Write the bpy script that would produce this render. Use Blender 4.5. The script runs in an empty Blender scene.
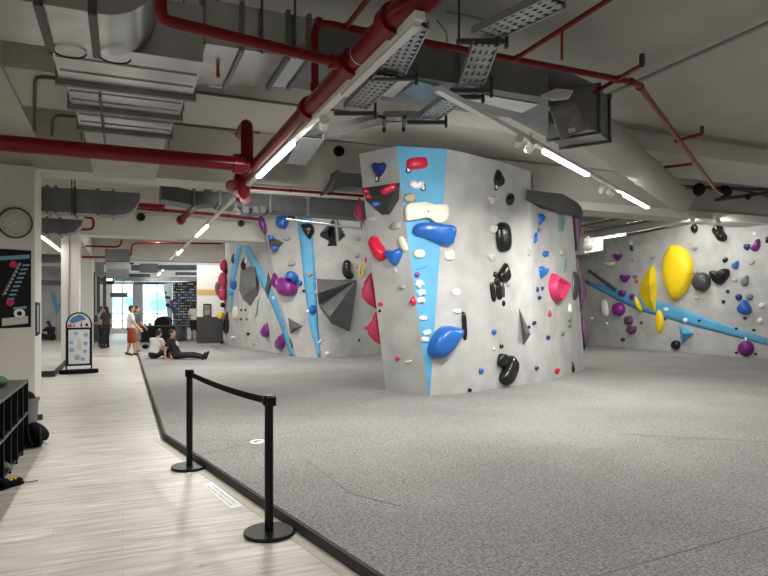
import bpy, bmesh, math, random
from mathutils import Vector, Matrix
from mathutils.bvhtree import BVHTree
random.seed(4)
SC = bpy.context.scene
COL = SC.collection
F = 620.0; HZ = 307.0; H = 1.62; TH = math.atan(261.0/620.0)
RV = Vector((math.cos(TH), -math.sin(TH), 0)); FV = Vector((math.sin(TH), math.cos(TH), 0)); UP = Vector((0, 0, 1))
CAM = Vector((0, 0, H))
MZ = 0.08                                   # top of the padded floor

def ray(px, py): return RV*((px-384)/F) + FV + UP*((HZ-py)/F)
def W(px, py, d): return CAM + ray(px, py)*d
def onz(px, py, z): return W(px, py, F*(z-H)/(HZ-py))
def ony(px, py, y):
    r = ray(px, py); return CAM + r*(y/r.y)
def onx(px, py, x):
    r = ray(px, py); return CAM + r*(x/r.x)
def onplane(px, py, p, n):
    r = ray(px, py); return CAM + r*((p-CAM).dot(n)/r.dot(n))

# ------------------------------------------------------------------ materials
MATS = {}
def mat(name, col, rough=.5, metal=0.0, noise=0.0, nscale=8.0, bump=0.0, bscale=60.0, coat=0.0, emit=None, estr=0.0, stretch=None, spec=None):
    if name in MATS: return MATS[name]
    m = bpy.data.materials.new(name); m.use_nodes = True
    nt = m.node_tree; b = nt.nodes['Principled BSDF']
    b.inputs['Base Color'].default_value = (*col, 1); b.inputs['Roughness'].default_value = rough
    b.inputs['Metallic'].default_value = metal
    if coat: b.inputs['Coat Weight'].default_value = coat
    if spec is not None: b.inputs['Specular IOR Level'].default_value = spec
    if emit:
        b.inputs['Emission Color'].default_value = (*emit, 1); b.inputs['Emission Strength'].default_value = estr
    if noise or bump:
        tc = nt.nodes.new('ShaderNodeTexCoord'); mp = nt.nodes.new('ShaderNodeMapping')
        nt.links.new(tc.outputs['Object'], mp.inputs[0])
        if stretch: mp.inputs['Scale'].default_value = stretch
    if noise:
        n = nt.nodes.new('ShaderNodeTexNoise'); n.inputs['Scale'].default_value = nscale; n.inputs['Detail'].default_value = 5
        nt.links.new(mp.outputs[0], n.inputs['Vector'])
        r = nt.nodes.new('ShaderNodeValToRGB')
        lo = [max(0, c*(1-noise)) for c in col]; hi = [min(1, c*(1+noise)) for c in col]
        r.color_ramp.elements[0].position = .3; r.color_ramp.elements[1].position = .7
        r.color_ramp.elements[0].color = (*lo, 1); r.color_ramp.elements[1].color = (*hi, 1)
        nt.links.new(n.outputs['Fac'], r.inputs[0]); nt.links.new(r.outputs[0], b.inputs['Base Color'])
    if bump:
        n2 = nt.nodes.new('ShaderNodeTexNoise'); n2.inputs['Scale'].default_value = bscale; n2.inputs['Detail'].default_value = 4
        nt.links.new(mp.outputs[0], n2.inputs['Vector'])
        bp = nt.nodes.new('ShaderNodeBump'); bp.inputs['Strength'].default_value = bump; bp.inputs['Distance'].default_value = .01
        nt.links.new(n2.outputs['Fac'], bp.inputs['Height']); nt.links.new(bp.outputs[0], b.inputs['Normal'])
    MATS[name] = m
    return m

def wood_floor():
    m = bpy.data.materials.new('whitewashed_planks'); m.use_nodes = True
    nt = m.node_tree; N = nt.nodes; L = nt.links; b = N['Principled BSDF']
    tc = N.new('ShaderNodeTexCoord'); br = N.new('ShaderNodeTexBrick')
    br.inputs['Scale'].default_value = 1; br.inputs['Brick Width'].default_value = 1.25; br.inputs['Row Height'].default_value = .19
    br.inputs['Mortar Size'].default_value = .0025; br.inputs['Mortar Smooth'].default_value = .3; br.offset = .37
    br.inputs['Color1'].default_value = (.535, .505, .46, 1); br.inputs['Color2'].default_value = (.615, .59, .545, 1)
    br.inputs['Mortar'].default_value = (.44, .405, .36, 1)
    L.new(tc.outputs['Object'], br.inputs['Vector'])
    mp = N.new('ShaderNodeMapping'); mp.inputs['Scale'].default_value = (1.1, 14, 1); L.new(tc.outputs['Object'], mp.inputs[0])
    n = N.new('ShaderNodeTexNoise'); n.inputs['Scale'].default_value = 1.6; n.inputs['Detail'].default_value = 6; n.inputs['Distortion'].default_value = .6
    L.new(mp.outputs[0], n.inputs['Vector'])
    r = N.new('ShaderNodeValToRGB'); r.color_ramp.elements[0].position = .3; r.color_ramp.elements[1].position = .72
    r.color_ramp.elements[0].color = (.60, .585, .57, 1); r.color_ramp.elements[1].color = (1.12, 1.12, 1.12, 1)
    L.new(n.outputs['Fac'], r.inputs[0])
    n2 = N.new('ShaderNodeTexNoise'); n2.inputs['Scale'].default_value = 1.2; n2.inputs['Detail'].default_value = 8
    mp2 = N.new('ShaderNodeMapping'); mp2.inputs['Scale'].default_value = (3, 9, 1); L.new(tc.outputs['Object'], mp2.inputs[0]); L.new(mp2.outputs[0], n2.inputs['Vector'])
    r2 = N.new('ShaderNodeValToRGB'); r2.color_ramp.elements[0].position = .26; r2.color_ramp.elements[1].position = .36
    r2.color_ramp.elements[0].color = (.62, .6, .57, 1); r2.color_ramp.elements[1].color = (1, 1, 1, 1); L.new(n2.outputs['Fac'], r2.inputs[0])
    mx = N.new('ShaderNodeMixRGB'); mx.blend_type = 'MULTIPLY'; mx.inputs[0].default_value = 1
    L.new(br.outputs['Color'], mx.inputs[1]); L.new(r.outputs[0], mx.inputs[2])
    mx2 = N.new('ShaderNodeMixRGB'); mx2.blend_type = 'MULTIPLY'; mx2.inputs[0].default_value = 1
    L.new(mx.outputs[0], mx2.inputs[1]); L.new(r2.outputs[0], mx2.inputs[2])
    L.new(mx2.outputs[0], b.inputs['Base Color']); b.inputs['Roughness'].default_value = .42
    return m

def carpet():
    m = bpy.data.materials.new('speckled_grey_carpet'); m.use_nodes = True
    nt = m.node_tree; N = nt.nodes; L = nt.links; b = N['Principled BSDF']
    tc = N.new('ShaderNodeTexCoord')
    n = N.new('ShaderNodeTexNoise'); n.inputs['Scale'].default_value = 48; n.inputs['Detail'].default_value = 7; n.inputs['Roughness'].default_value = .75
    L.new(tc.outputs['Object'], n.inputs['Vector'])
    r = N.new('ShaderNodeValToRGB'); r.color_ramp.elements[0].position = .39; r.color_ramp.elements[1].position = .61
    r.color_ramp.elements[0].color = (.145, .144, .141, 1); r.color_ramp.elements[1].color = (.40, .397, .39, 1)
    L.new(n.outputs['Fac'], r.inputs[0])
    n2 = N.new('ShaderNodeTexNoise'); n2.inputs['Scale'].default_value = .7; n2.inputs['Detail'].default_value = 5
    L.new(tc.outputs['Object'], n2.inputs['Vector'])
    r2 = N.new('ShaderNodeValToRGB'); r2.color_ramp.elements[0].position = .3; r2.color_ramp.elements[1].position = .7
    r2.color_ramp.elements[0].color = (.86, .86, .86, 1); r2.color_ramp.elements[1].color = (1.08, 1.08, 1.08, 1); L.new(n2.outputs['Fac'], r2.inputs[0])
    mx = N.new('ShaderNodeMixRGB'); mx.blend_type = 'MULTIPLY'; mx.inputs[0].default_value = 1
    L.new(r.outputs[0], mx.inputs[1]); L.new(r2.outputs[0], mx.inputs[2]); L.new(mx.outputs[0], b.inputs['Base Color'])
    b.inputs['Roughness'].default_value = .95; b.inputs['Specular IOR Level'].default_value = .1
    bp = N.new('ShaderNodeBump'); bp.inputs['Strength'].default_value = .5; bp.inputs['Distance'].default_value = .01
    L.new(n.outputs['Fac'], bp.inputs['Height']); L.new(bp.outputs[0], b.inputs['Normal'])
    return m

M_WOOD = wood_floor(); M_MAT = carpet()
M_CEIL = mat('ceiling_paint', (.42, .41, .378), .9, noise=.06, nscale=1.5)
M_BEAM = mat('beam_paint', (.57, .555, .51), .85, noise=.04, nscale=2)
M_WALLP = mat('wall_paint', (.70, .68, .63), .8, noise=.02, nscale=2)
M_GREYW = mat('grey_climbing_panel', (.425, .43, .42), .75, noise=.15, nscale=2.2, bump=.25, bscale=90)
M_BLUEW = mat('blue_climbing_panel', (.10, .37, .60), .6, noise=.10, nscale=3, bump=.2, bscale=90)
M_DARKV = mat('dark_grey_volume', (.10, .102, .105), .6, noise=.12, nscale=4, bump=.2, bscale=80)
M_CAP = mat('dark_cap', (.075, .075, .075), .7)
M_RED = mat('red_pipe_paint', (.17, .004, .009), .3, noise=.12, nscale=4, spec=.3)
M_GALV = mat('galvanised_steel', (.46, .465, .47), .27, .95, noise=.18, nscale=3, bump=.06, bscale=12)
M_GALVD = mat('dull_galvanised', (.20, .204, .206), .5, .6, noise=.15, nscale=3)
M_DUCTW = mat('insulated_duct', (.42, .41, .385), .7, .15, noise=.10, nscale=3, bump=.1, bscale=10)
M_FABD = mat('fabric_duct_cloth', (.43, .425, .39), .85, noise=.05, nscale=5, bump=.5, bscale=9, stretch=(1, 1, 1))
M_STEEL = mat('dark_steel', (.09, .09, .092), .5, .5)
M_TRAY = mat('tray_steel', (.36, .37, .375), .45, .6)
M_WHITE = mat('white_enamel', (.78, .78, .75), .45)
M_LED = mat('led_diffuser', (.9, .9, .9), .5, emit=(1, .97, .92), estr=9)
M_LEDOFF = mat('led_diffuser_unlit', (.72, .73, .70), .4)
M_BLACK = mat('black_powder_coat', (.006, .006, .007), .45, spec=.25)
M_BLACKF = mat('black_fabric', (.007, .007, .008), .85, spec=.1)
M_RUBBER = mat('dark_rubber', (.034, .032, .031), .75)
M_SKIN = mat('skin', (.45, .25, .17), .6)
M_HAIR = mat('dark_hair', (.012, .009, .008), .6)
HC = {}
def hcol(n, c, r=.28, noise=.08): HC[n] = mat('hold_'+n, c, r, noise=noise, nscale=6, bump=.08, bscale=70)
hcol('red', (.62, .012, .045)); hcol('pink', (.58, .035, .125), .45); hcol('blue', (.018, .125, .46)); hcol('navy', (.012, .03, .17))
hcol('black', (.010, .010, .011), .25); hcol('cream', (.72, .68, .56), .5); hcol('white', (.82, .81, .78), .4); hcol('grey', (.36, .35, .32), .6)
hcol('lightgrey', (.55, .55, .52), .6); hcol('purple', (.16, .015, .19)); hcol('magenta', (.23, .02, .22)); hcol('plum', (.115, .05, .115), .5)
hcol('yellow', (.86, .62, .008), .45, .02); hcol('tan', (.42, .36, .27), .6); hcol('teal', (.16, .28, .27), .6); hcol('sky', (.08, .37, .66), .55)
hcol('slate', (.18, .20, .24), .35); hcol('charcoal', (.05, .05, .053), .35); hcol('green', (.20, .27, .16), .5); hcol('brown', (.16, .11, .07), .6)

# ------------------------------------------------------------------ object helpers
def link(name, me, m=None, parent=None):
    o = bpy.data.objects.new(name, me); COL.objects.link(o)
    if m is not None:
        for x in (m if isinstance(m, (list, tuple)) else [m]): me.materials.append(x)
    if parent: o.parent = parent
    return o
def fromdata(name, vs, fs, m=None, parent=None, smooth=False, fix=True):
    me = bpy.data.meshes.new(name); me.from_pydata([tuple(v) for v in vs], [], fs)
    if fix:
        bm = bmesh.new(); bm.from_mesh(me); bmesh.ops.remove_doubles(bm, verts=bm.verts, dist=1e-5)
        bmesh.ops.recalc_face_normals(bm, faces=bm.faces); bm.to_mesh(me); bm.free()
    if smooth:
        for p in me.polygons: p.use_smooth = True
    return link(name, me, m, parent)
def tag(o, label, cat, group=None, kind=None):
    o['label'] = label; o['category'] = cat
    if group: o['group'] = group
    o['kind'] = kind or 'thing'
    return o
def empty(name, loc, label, cat, group=None, kind=None):
    o = bpy.data.objects.new(name, None); COL.objects.link(o); o.location = loc; o.empty_display_size = .1
    bpy.context.view_layer.update()
    return tag(o, label, cat, group, kind)
def adopt(root, *parts):
    """parent world-space parts under a root that only has a location"""
    for p in parts:
        p.parent = root
        p.matrix_parent_inverse = Matrix.Translation(-Vector(root.location))
def struct(o): o['kind'] = 'structure'; return o

class MB:
    def __init__(s): s.v = []; s.f = []; s.mi = []; s.cur = 0
    def add(s, vs, fs):
        b = len(s.v); s.v += [Vector(x) for x in vs]; s.f += [tuple(i+b for i in f) for f in fs]; s.mi += [s.cur]*len(fs); return s
    def box(s, lo, hi):
        x0, y0, z0 = lo; x1, y1, z1 = hi
        return s.add([(x0,y0,z0),(x1,y0,z0),(x1,y1,z0),(x0,y1,z0),(x0,y0,z1),(x1,y0,z1),(x1,y1,z1),(x0,y1,z1)],
            [(3,2,1,0),(4,5,6,7),(0,1,5,4),(1,2,6,5),(2,3,7,6),(3,0,4,7)])
    def obox(s, c, ax, ay, az):
        """oriented box: centre and three half-axis vectors"""
        c = Vector(c); vs = []
        for k in (-1, 1):
            for (i, j) in ((-1,-1),(1,-1),(1,1),(-1,1)): vs.append(c+ax*i+ay*j+az*k)
        return s.add(vs, [(3,2,1,0),(4,5,6,7),(0,1,5,4),(1,2,6,5),(2,3,7,6),(3,0,4,7)])
    def tube(s, pts, r, n=12, closed=True):
        pts = [Vector(p) for p in pts]; rs = r if isinstance(r, (list, tuple)) else [r]*len(pts)
        vs = []; prev = None
        for i, p in enumerate(pts):
            t = (pts[min(i+1, len(pts)-1)]-pts[max(i-1, 0)]).normalized()
            if prev is None:
                a = UP if abs(t.z) < .9 else Vector((1, 0, 0)); u = t.cross(a).normalized()
            else:
                u = (prev - t*prev.dot(t)).normalized()
            prev = u; w = t.cross(u)
            for k in range(n):
                a = 2*math.pi*k/n; vs.append(p+(u*math.cos(a)+w*math.sin(a))*rs[i])
        fs = []
        for i in range(len(pts)-1):
            for k in range(n): fs.append((i*n+k, i*n+(k+1)%n, (i+1)*n+(k+1)%n, (i+1)*n+k))
        if closed: fs += [tuple(range(n-1, -1, -1)), tuple((len(pts)-1)*n+k for k in range(n))]
        return s.add(vs, fs)
    def prism(s, poly, ext):
        n = len(poly); vs = [Vector(p) for p in poly]+[Vector(p)+Vector(ext) for p in poly]
        return s.add(vs, [tuple(range(n-1,-1,-1)), tuple(range(n,2*n))]+[(i,(i+1)%n,(i+1)%n+n,i+n) for i in range(n)])
    def ell(s, c, ax, ay, az, nu=14, nv=9):
        c = Vector(c); vs = []; fs = []
        for j in range(nv+1):
            ph = math.pi*j/nv
            for i in range(nu):
                a = 2*math.pi*i/nu
                vs.append(c+ax*(math.sin(ph)*math.cos(a))+ay*(math.sin(ph)*math.sin(a))+az*math.cos(ph))
        for j in range(nv):
            for i in range(nu): fs.append((j*nu+i, (j+1)*nu+i, (j+1)*nu+(i+1)%nu, j*nu+(i+1)%nu))
        return s.add(vs, fs)
    def make(s, name, m=None, parent=None, smooth=False, bevel=0.0, fix=True, autosm=False):
        o = fromdata(name, s.v, s.f, m, None, smooth, fix)
        if len(set(s.mi)) > 1 and len(o.data.polygons) == len(s.mi):
            for p, i in zip(o.data.polygons, s.mi): p.material_index = i
        if bevel:
            md = o.modifiers.new('Bevel', 'BEVEL'); md.width = bevel; md.segments = 2; md.limit_method = 'ANGLE'
        if autosm:
            for p in o.data.polygons: p.use_smooth = True
            o.data.set_sharp_from_angle(angle=math.radians(40))
        if parent: adopt(parent, o)
        return o

def roundpath(pts, r=.12, n=5):
    pts = [Vector(p) for p in pts]; out = [pts[0]]
    for i in range(1, len(pts)-1):
        a, b, c = pts[i-1], pts[i], pts[i+1]
        rr = min(r, (a-b).length*.45, (c-b).length*.45)
        p0 = b+(a-b).normalized()*rr; p1 = b+(c-b).normalized()*rr
        for k in range(n+1):
            t = k/n; out.append(p0*(1-t)**2+b*2*t*(1-t)+p1*t*t)
    return out+[pts[-1]]
# ------------------------------------------------------------------ camera
cd = bpy.data.cameras.new('camera'); cd.sensor_width = 36; cd.lens = F/768*36; cd.shift_y = (HZ-288)/768; cd.clip_end = 200
cam = bpy.data.objects.new('camera', cd); COL.objects.link(cam); cam.location = CAM; cam.rotation_euler = (math.radians(90), 0, -TH)
SC.camera = cam

# ------------------------------------------------------------------ the setting
SLAB = 5.1
def sbox(name, lo, hi, m): return struct(MB().box(lo, hi).make(name, m))
sbox('floor', (-9, -6, -.2), (4, 42, 0), M_WOOD)
pad = [(.48, 34), (.48, 8.0), (1.34, 3.5), (3.17, -6), (18, -6), (18, 34)]
struct(MB().prism([(x, y, .0) for x, y in pad], (0, 0, MZ)).make('floor_padding', M_MAT))
ed = MB()
edge = [(.48, 34), (.48, 8.0), (1.34, 3.5), (3.17, -6)]
for (a, b) in zip(edge, edge[1:]):
    a = Vector((*a, 0)); b = Vector((*b, 0)); t = (b-a).normalized(); nrm = Vector((t.y, -t.x, 0))
    if nrm.x > 0 or (abs(nrm.x) < .01 and nrm.y > 0): nrm = -nrm
    ed.prism([a+UP*.001, b+UP*.001, b+nrm*.025+UP*.001, a+nrm*.025+UP*.001], (0, 0, .075))
struct(ed.make('trim_padding_edge', M_RUBBER))
lp = MB(); a = Vector((.48, 8, 0)); b = Vector((1.34, 3.5, 0)); t = (b-a).normalized(); nr = Vector((t.y, -t.x, 0)); nr = nr if nr.x < 0 else -nr
b = b+t*3
lp.prism([a+nr*.03, b+nr*.03, b+nr*.115, a+nr*.115], (0, 0, .003))
struct(lp.make('trim_wooden_floor_strip', mat('pale_strip', (.47, .43, .37), .5, noise=.1, nscale=9)))
sm = MB()
for P, Q in (((300, 455), (352, 494)), ((194, 440), (257, 440)), ((592, 577), (768, 527)), ((352, 494), (400, 506)), ((620, 434), (768, 442)), ((384, 396), (320, 414)), ((196, 456), (300, 430))):
    a = onz(*P, MZ+.001); b = onz(*Q, MZ+.001); t = (b-a).normalized(); w = t.cross(UP)*.006
    sm.prism([a-w, b-w, b+w, a+w], (0, 0, .0012))
struct(sm.make('trim_padding_seams', mat('seam_cloth', (.20, .20, .195), .95)))  # padding seams in their own darker cloth
sbox('floor_padding_far', (-9, 16.3, 0), (-1.5, 31.9, .14), mat('plain_grey_mat', (.40, .40, .395), .9))
struct(MB().box((-9, 16.26, .001), (-1.46, 16.3, .13)).box((-1.5, 16.3, .001), (-1.46, 31.9, .13)).make('trim_far_padding_edge', M_RUBBER))
sbox('ceiling', (-9, -6, SLAB), (18.2, 42.3, SLAB+.3), M_CEIL)
sbox('wall_left', (-9.3, -6, 0), (-9, 42, SLAB), M_WALLP)
sbox('wall_back', (-9, -6.3, 0), (18.2, -6, SLAB), mat('unseen_wall_dark', (.12, .12, .118), .8))  # unseen wall, colour darkened so the ducts' front faces reflect dark
sbox('wall_right', (18, -6, 0), (18.2, 42.3, SLAB), M_WALLP)
sbox('wall_clock_pier', (-9, 12.24, 0), (-1.41, 13.2, 4.05), M_WALLP)
sbox('beam_front', (-1.4, 9.14, 4.68), (18, 10.8, SLAB), M_BEAM)
sbox('beam_middle', (-9, 12.4, 4.05), (18, 13.2, SLAB), M_BEAM)
sbox('beam_far', (-9, 20.0, 3.73), (18, 20.8, SLAB), M_BEAM)
sbox('beam_end', (-9, 29.2, 3.68), (18, 30, SLAB), M_BEAM)
sbox('beam_left', (-4.5, -6, 4.6), (-1.4, 12.4, SLAB), M_BEAM)
sbox('beam_left_far', (-1.75, 20.8, 3.73), (-1.2, 29.2, SLAB), M_BEAM)
sbox('trim_beam_strip', (8.0, 12.32, 4.05), (18, 12.4, 4.25), M_WHITE)  # paler strip along the lower edge of the middle beam
def column(name, pl, pr, y, zt, back, m=M_WALLP):
    a = ony(pl, 307, y); b = ony(pr, 307, y)
    return sbox(name, (a.x, y, 0), (b.x, y+back, zt), m)
column('column_near', 61, 79, 19.3, 3.73, .7)
struct(MB().box((ony(69.3, 307, 19.29).x-.012, 19.27, 0), (ony(69.3, 307, 19.29).x+.012, 19.3, 3.73)).make('trim_column_joint', mat('joint_grey', (.25, .24, .22), .8)))
column('column_far', 80, 93, 29.2, 3.68, .7)
# end wall with the daylight windows
YE = 42.0
def ex(px): return ony(px, 307, YE).x
wx = [ex(112), ex(133), ex(142.5), ex(200)]
zt, zb = 3.1, .25
sbox('wall_end_west', (-9, YE, 0), (wx[0], YE+.25, SLAB), M_WALLP)
sbox('wall_end_pier', (wx[1], YE, 0), (wx[2], YE+.25, zt), mat('pier_grey', (.33, .33, .33), .8))
sbox('wall_end_east', (wx[3], YE, 0), (18, YE+.25, SLAB), M_WALLP)
sbox('wall_end_head', (wx[0], YE, zt), (wx[3], YE+.25, SLAB), M_WALLP)
sbox('wall_end_sill', (wx[0], YE, 0), (wx[3], YE+.25, zb), M_WALLP)
mg = bpy.data.materials.new('window_glass'); mg.use_nodes = True
nt = mg.node_tree; nt.nodes.clear()
o_ = nt.nodes.new('ShaderNodeOutputMaterial'); mxs = nt.nodes.new('ShaderNodeMixShader'); tr = nt.nodes.new('ShaderNodeBsdfTransparent'); gl = nt.nodes.new('ShaderNodeBsdfGlossy')
tr.inputs[0].default_value = (.93, .98, .98, 1); gl.inputs['Roughness'].default_value = .05; mxs.inputs[0].default_value = .07
nt.links.new(tr.outputs[0], mxs.inputs[1]); nt.links.new(gl.outputs[0], mxs.inputs[2]); nt.links.new(mxs.outputs[0], o_.inputs[0])
M_FILM = bpy.data.materials.new('teal_film'); M_FILM.use_nodes = True
nt = M_FILM.node_tree; nt.nodes.clear()
o_ = nt.nodes.new('ShaderNodeOutputMaterial'); tr = nt.nodes.new('ShaderNodeBsdfTransparent'); tr.inputs[0].default_value = (.62, .92, .92, 1); nt.links.new(tr.outputs[0], o_.inputs[0])
M_FRAME = mat('window_frame_paint', (.55, .57, .57), .5)
for i, (a, b) in enumerate(((wx[0], wx[1]), (wx[2], wx[3]))):
    fr = MB(); y0, y1 = YE+.05, YE+.13
    n = 2 if i == 0 else 4
    for k in range(n+1):
        x = a+(b-a)*k/n; fr.box((x-.035, y0, zb), (x+.035, y1, zt))
    for z in (zb+.03, 1.2, .75, zt-.03): fr.box((a, y0, z-.03), (b, y1, z+.03))
    w = struct(fr.make('window_%d' % (i+1), M_FRAME))
    g = MB().box((a, YE+.085, zb), (b, YE+.095, zt)).make('pane', mg); g.parent = w
    fm = MB()
    for (px, py, r) in (((122, 303, .62), (131, 301, .3)) if i == 0 else ((152, 302, .85), (160, 305, .5))):
        c = ony(px, py, YE+.075); fm.prism([c+Vector((r*math.cos(t)*1.25, 0, r*math.sin(t)*.8)) for t in [k*math.pi/10 for k in range(20)]], (0, .004, 0))
    f = fm.make('window_film', M_FILM); f.parent = w
# far partition to the side of the training board
p0 = W(198, 340, 30.0); p1 = W(224, 340, 29.0)
def panelwall(name, x0, x1, yy, z0, z1, m, th=.15): return sbox(name, (x0, yy, z0), (x1, yy+th, z1), m)
YP = 27.2
xa, xb = ony(197, 307, YP).x, ony(232, 307, YP).x
panelwall('wall_partition', xa, xb, YP, 1.2, 3.4, M_WHITE)
panelwall('wall_partition_base', xa, xb, YP-.03, MZ, 1.2, mat('charcoal_paint', (.045, .045, .047), .6), .18)
struct(MB().box((xa, YP-.02, ony(205, 294.5, YP).z), (xb, YP, ony(205, 289.5, YP).z)).make('trim_partition_stripe', mat('ochre_stripe', (.62, .44, .14), .6)))
# climbing area beyond the clock pier
sbox('wall_left_climbing', (-9, 31.9, 0), (-2.2, 32.2, 3.3), M_GREYW)
sv = MB()
for poly in ([(50, 292), (54, 292), (58, 306), (56.5, 315)], [(58, 306), (61.5, 298), (61.5, 306), (57, 315)]):
    sv.prism([ony(x, y, 31.88) for x, y in poly], (0, .015, 0))
struct(sv.make('trim_blue_wall_stripe', M_BLUEW))
# ------------------------------------------------------------------ climbing walls
BV = []                                       # (bvh) surfaces that holds are bolted to
def grid(name, bot, top, rows, m, parent=None, smooth=True):
    n = len(bot); vs = []; fs = []
    for r in range(rows+1):
        t = r/rows
        for i in range(n): vs.append(bot[i].lerp(top[i], t))
    for r in range(rows):
        for i in range(n-1): fs.append((r*n+i, r*n+i+1, (r+1)*n+i+1, (r+1)*n+i))
    return surf(name, vs, fs, m, parent, smooth)
def surf(name, vs, fs, m, parent=None, smooth=True):
    # wind faces so that they look at the camera
    out = []
    for f in fs:
        p = [vs[i] for i in f]; nrm = (p[1]-p[0]).cross(p[2]-p[0])
        if nrm.length < 1e-9 and len(p) > 3: nrm = (p[2]-p[0]).cross(p[3]-p[0])
        out.append(f if nrm.dot(CAM-p[0]) > 0 else tuple(reversed(f)))
    BV.append(BVHTree.FromPolygons([tuple(v) for v in vs], out))
    o = fromdata(name, vs, out, m, None, smooth, fix=False)
    if parent: adopt(parent, o)
    return o
def hit(px, py):
    h = hit0(px, py)
    for q in range(1, 13):
        if h: return h
        for a in range(8):
            h = hit0(px+q*math.cos(a*math.pi/4), py+q*math.sin(a*math.pi/4))
            if h:                                   # carry the neighbouring facet on past the wall's edge
                return (onplane(px, py, h[0], h[1]), h[1], 0)
    return h
def hit0(px, py):
    r = ray(px, py); L = r.length; best = None
    for b in BV:
        loc, nrm, i, dist = b.ray_cast(CAM, r/L)
        if loc is not None and (best is None or dist < best[2]): best = (loc, nrm if nrm.dot(r) < 0 else -nrm, dist)
    return best
def dens(pts, n=4):
    out = []
    for a, b in zip(pts, pts[1:]):
        for k in range(n): out.append(Vector(a).lerp(Vector(b), k/n))
    return out+[Vector(pts[-1])]
def stripe(name, left, right, m, parent, off=.012, n=6):
    """painted panel laid on the wall between two border lines given in picture space and cast onto the wall"""
    L = dens([(*p, 0) for p in left], n); R = dens([(*p, 0) for p in right], n); vs = []; fs = []
    K = 4
    for a, b in zip(L, R):
        for k in range(K):
            p = a.lerp(b, k/(K-1)); h = hit(p.x, p.y)
            vs.append(h[0]+h[1]*off if h else None)
    for i in range(len(L)-1):
        for k in range(K-1):
            f = (i*K+k, i*K+k+1, (i+1)*K+k+1, (i+1)*K+k)
            if all(vs[j] is not None for j in f): fs.append(f)
    vs = [v if v is not None else CAM for v in vs]
    used = sorted({j for f in fs for j in f}); mp = {j: i for i, j in enumerate(used)}
    o = fromdata(name, [vs[j] for j in used], [tuple(mp[j] for j in f) for f in fs], m, None, True, fix=True)
    md = o.modifiers.new('Solidify', 'SOLIDIFY'); md.thickness = .01; md.offset = 0
    adopt(parent, o); return o
def zb(px, py): return onz(px, py, MZ)

# --- the free-standing island
isl = empty('climbing_wall', zb(450, 394.3), 'grey boulder wall island with a blue wedge panel standing on the padded floor', 'climbing wall')
ZT = 4.35
BL, BR1 = zb(386, 391), zb(428, 395.3); TL, TR1 = onz(359, 154, ZT), onz(396, 146, ZT)
K = 6
grid('side_panel', [BL.lerp(BR1, k/K) for k in range(K+1)], [TL.lerp(TR1, k/K) for k in range(K+1)], 12, M_GREYW, isl)
BR2 = zb(430, 395.4); TR2 = onz(447, 149, ZT)
o = grid('blue_panel', [BR1.lerp(BR2, k/4) for k in range(5)], [TR1.lerp(TR2, k/4) for k in range(5)], 12, M_BLUEW, isl)
bot = [(430, 395.4), (450, 394.3), (475, 391.8), (499, 388), (518, 385.6), (533, 383.2)]
top = [(447, 149), (463, 152.2), (482, 157), (499, 161.5), (515, 166.5), (530.5, 171.5)]
B1 = [zb(*p) for p in bot]; T1 = [onz(*p, ZT) for p in top]
grid('front_panel', B1, T1, 14, M_GREYW, isl)
ZT2 = 3.85
tt = (ZT2-MZ)/(ZT-MZ); C0 = B1[-1].lerp(T1[-1], tt)
B2 = [B1[-1]]+[zb(*p) for p in ((545, 381), (558, 377.6), (574, 373), (585, 369.2))]
T2 = [C0]+[onz(*p, ZT2) for p in ((540, 203), (551, 206.5), (562, 210), (572, 213))]
grid('flank_panel', B2, T2, 12, M_GREYW, isl)
# closed behind and on top
bk = [BL+Vector((1.25, 2.2, 0)), B2[-1]+Vector((.55, 1.5, 0))]; bt = [TL+Vector((1.6, 2.0, 0)), T2[-1]+Vector((.3, .6, 0))]
bt0 = Vector((bt[1].x-1.5, bt[1].y, ZT))
mb = MB(); mb.add([BL, TL, bt[0], bk[0]], [(0, 1, 2, 3)]); mb.add([bk[0], bt[0], bt[1], bk[1]], [(0, 1, 2, 3)]); mb.add([B2[-1], T2[-1], bt[1], bk[1]], [(0, 1, 2, 3)])
mb.make('back_panel', M_GREYW, isl)
mid = T1[-1]+Vector((.25, 1.6, 0))
mb = MB(); mb.add([TL, TR1]+T1+[mid, bt[0]], [tuple(range(len(T1)+4))]); mb.add([T1[-1], C0, Vector((mid.x, mid.y, ZT2)), mid], [(0, 1, 2, 3)])
mb.add(T2+[bt[1], Vector((mid.x, mid.y, ZT2))], [tuple(range(len(T2)+2))])
mb.make('top_panel', M_GREYW, isl)
cp = [T2[0], T2[2], T2[4]]
A = onz(526, 199, 3.8); 
front = [W(526, 199.5, 12.15), W(545, 206, 12.75), W(561, 212, 13.5), W(577.5, 213.5, 14.7)]
back_ = [front[-1]+Vector((.75, .7, 0)), front[0]+Vector((1.3, 1.2, 0))]
mb = MB(); n = 6; lo = front+back_
hi = [W(526.5, 189.5, 12.15), W(546, 192, 12.75), W(563, 194, 13.6), W(577.5, 202.5, 14.7)]
hi += [hi[-1]+Vector((.75, .7, 0)), hi[0]+Vector((1.3, 1.2, 0))]
mb.add(lo+hi, [tuple(range(n-1, -1, -1)), tuple(range(n, 2*n))]+[(i, (i+1)%n, (i+1)%n+n, i+n) for i in range(n)])
mb.make('cap', M_CAP, isl)
for i, px in enumerate(()): pass

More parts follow.
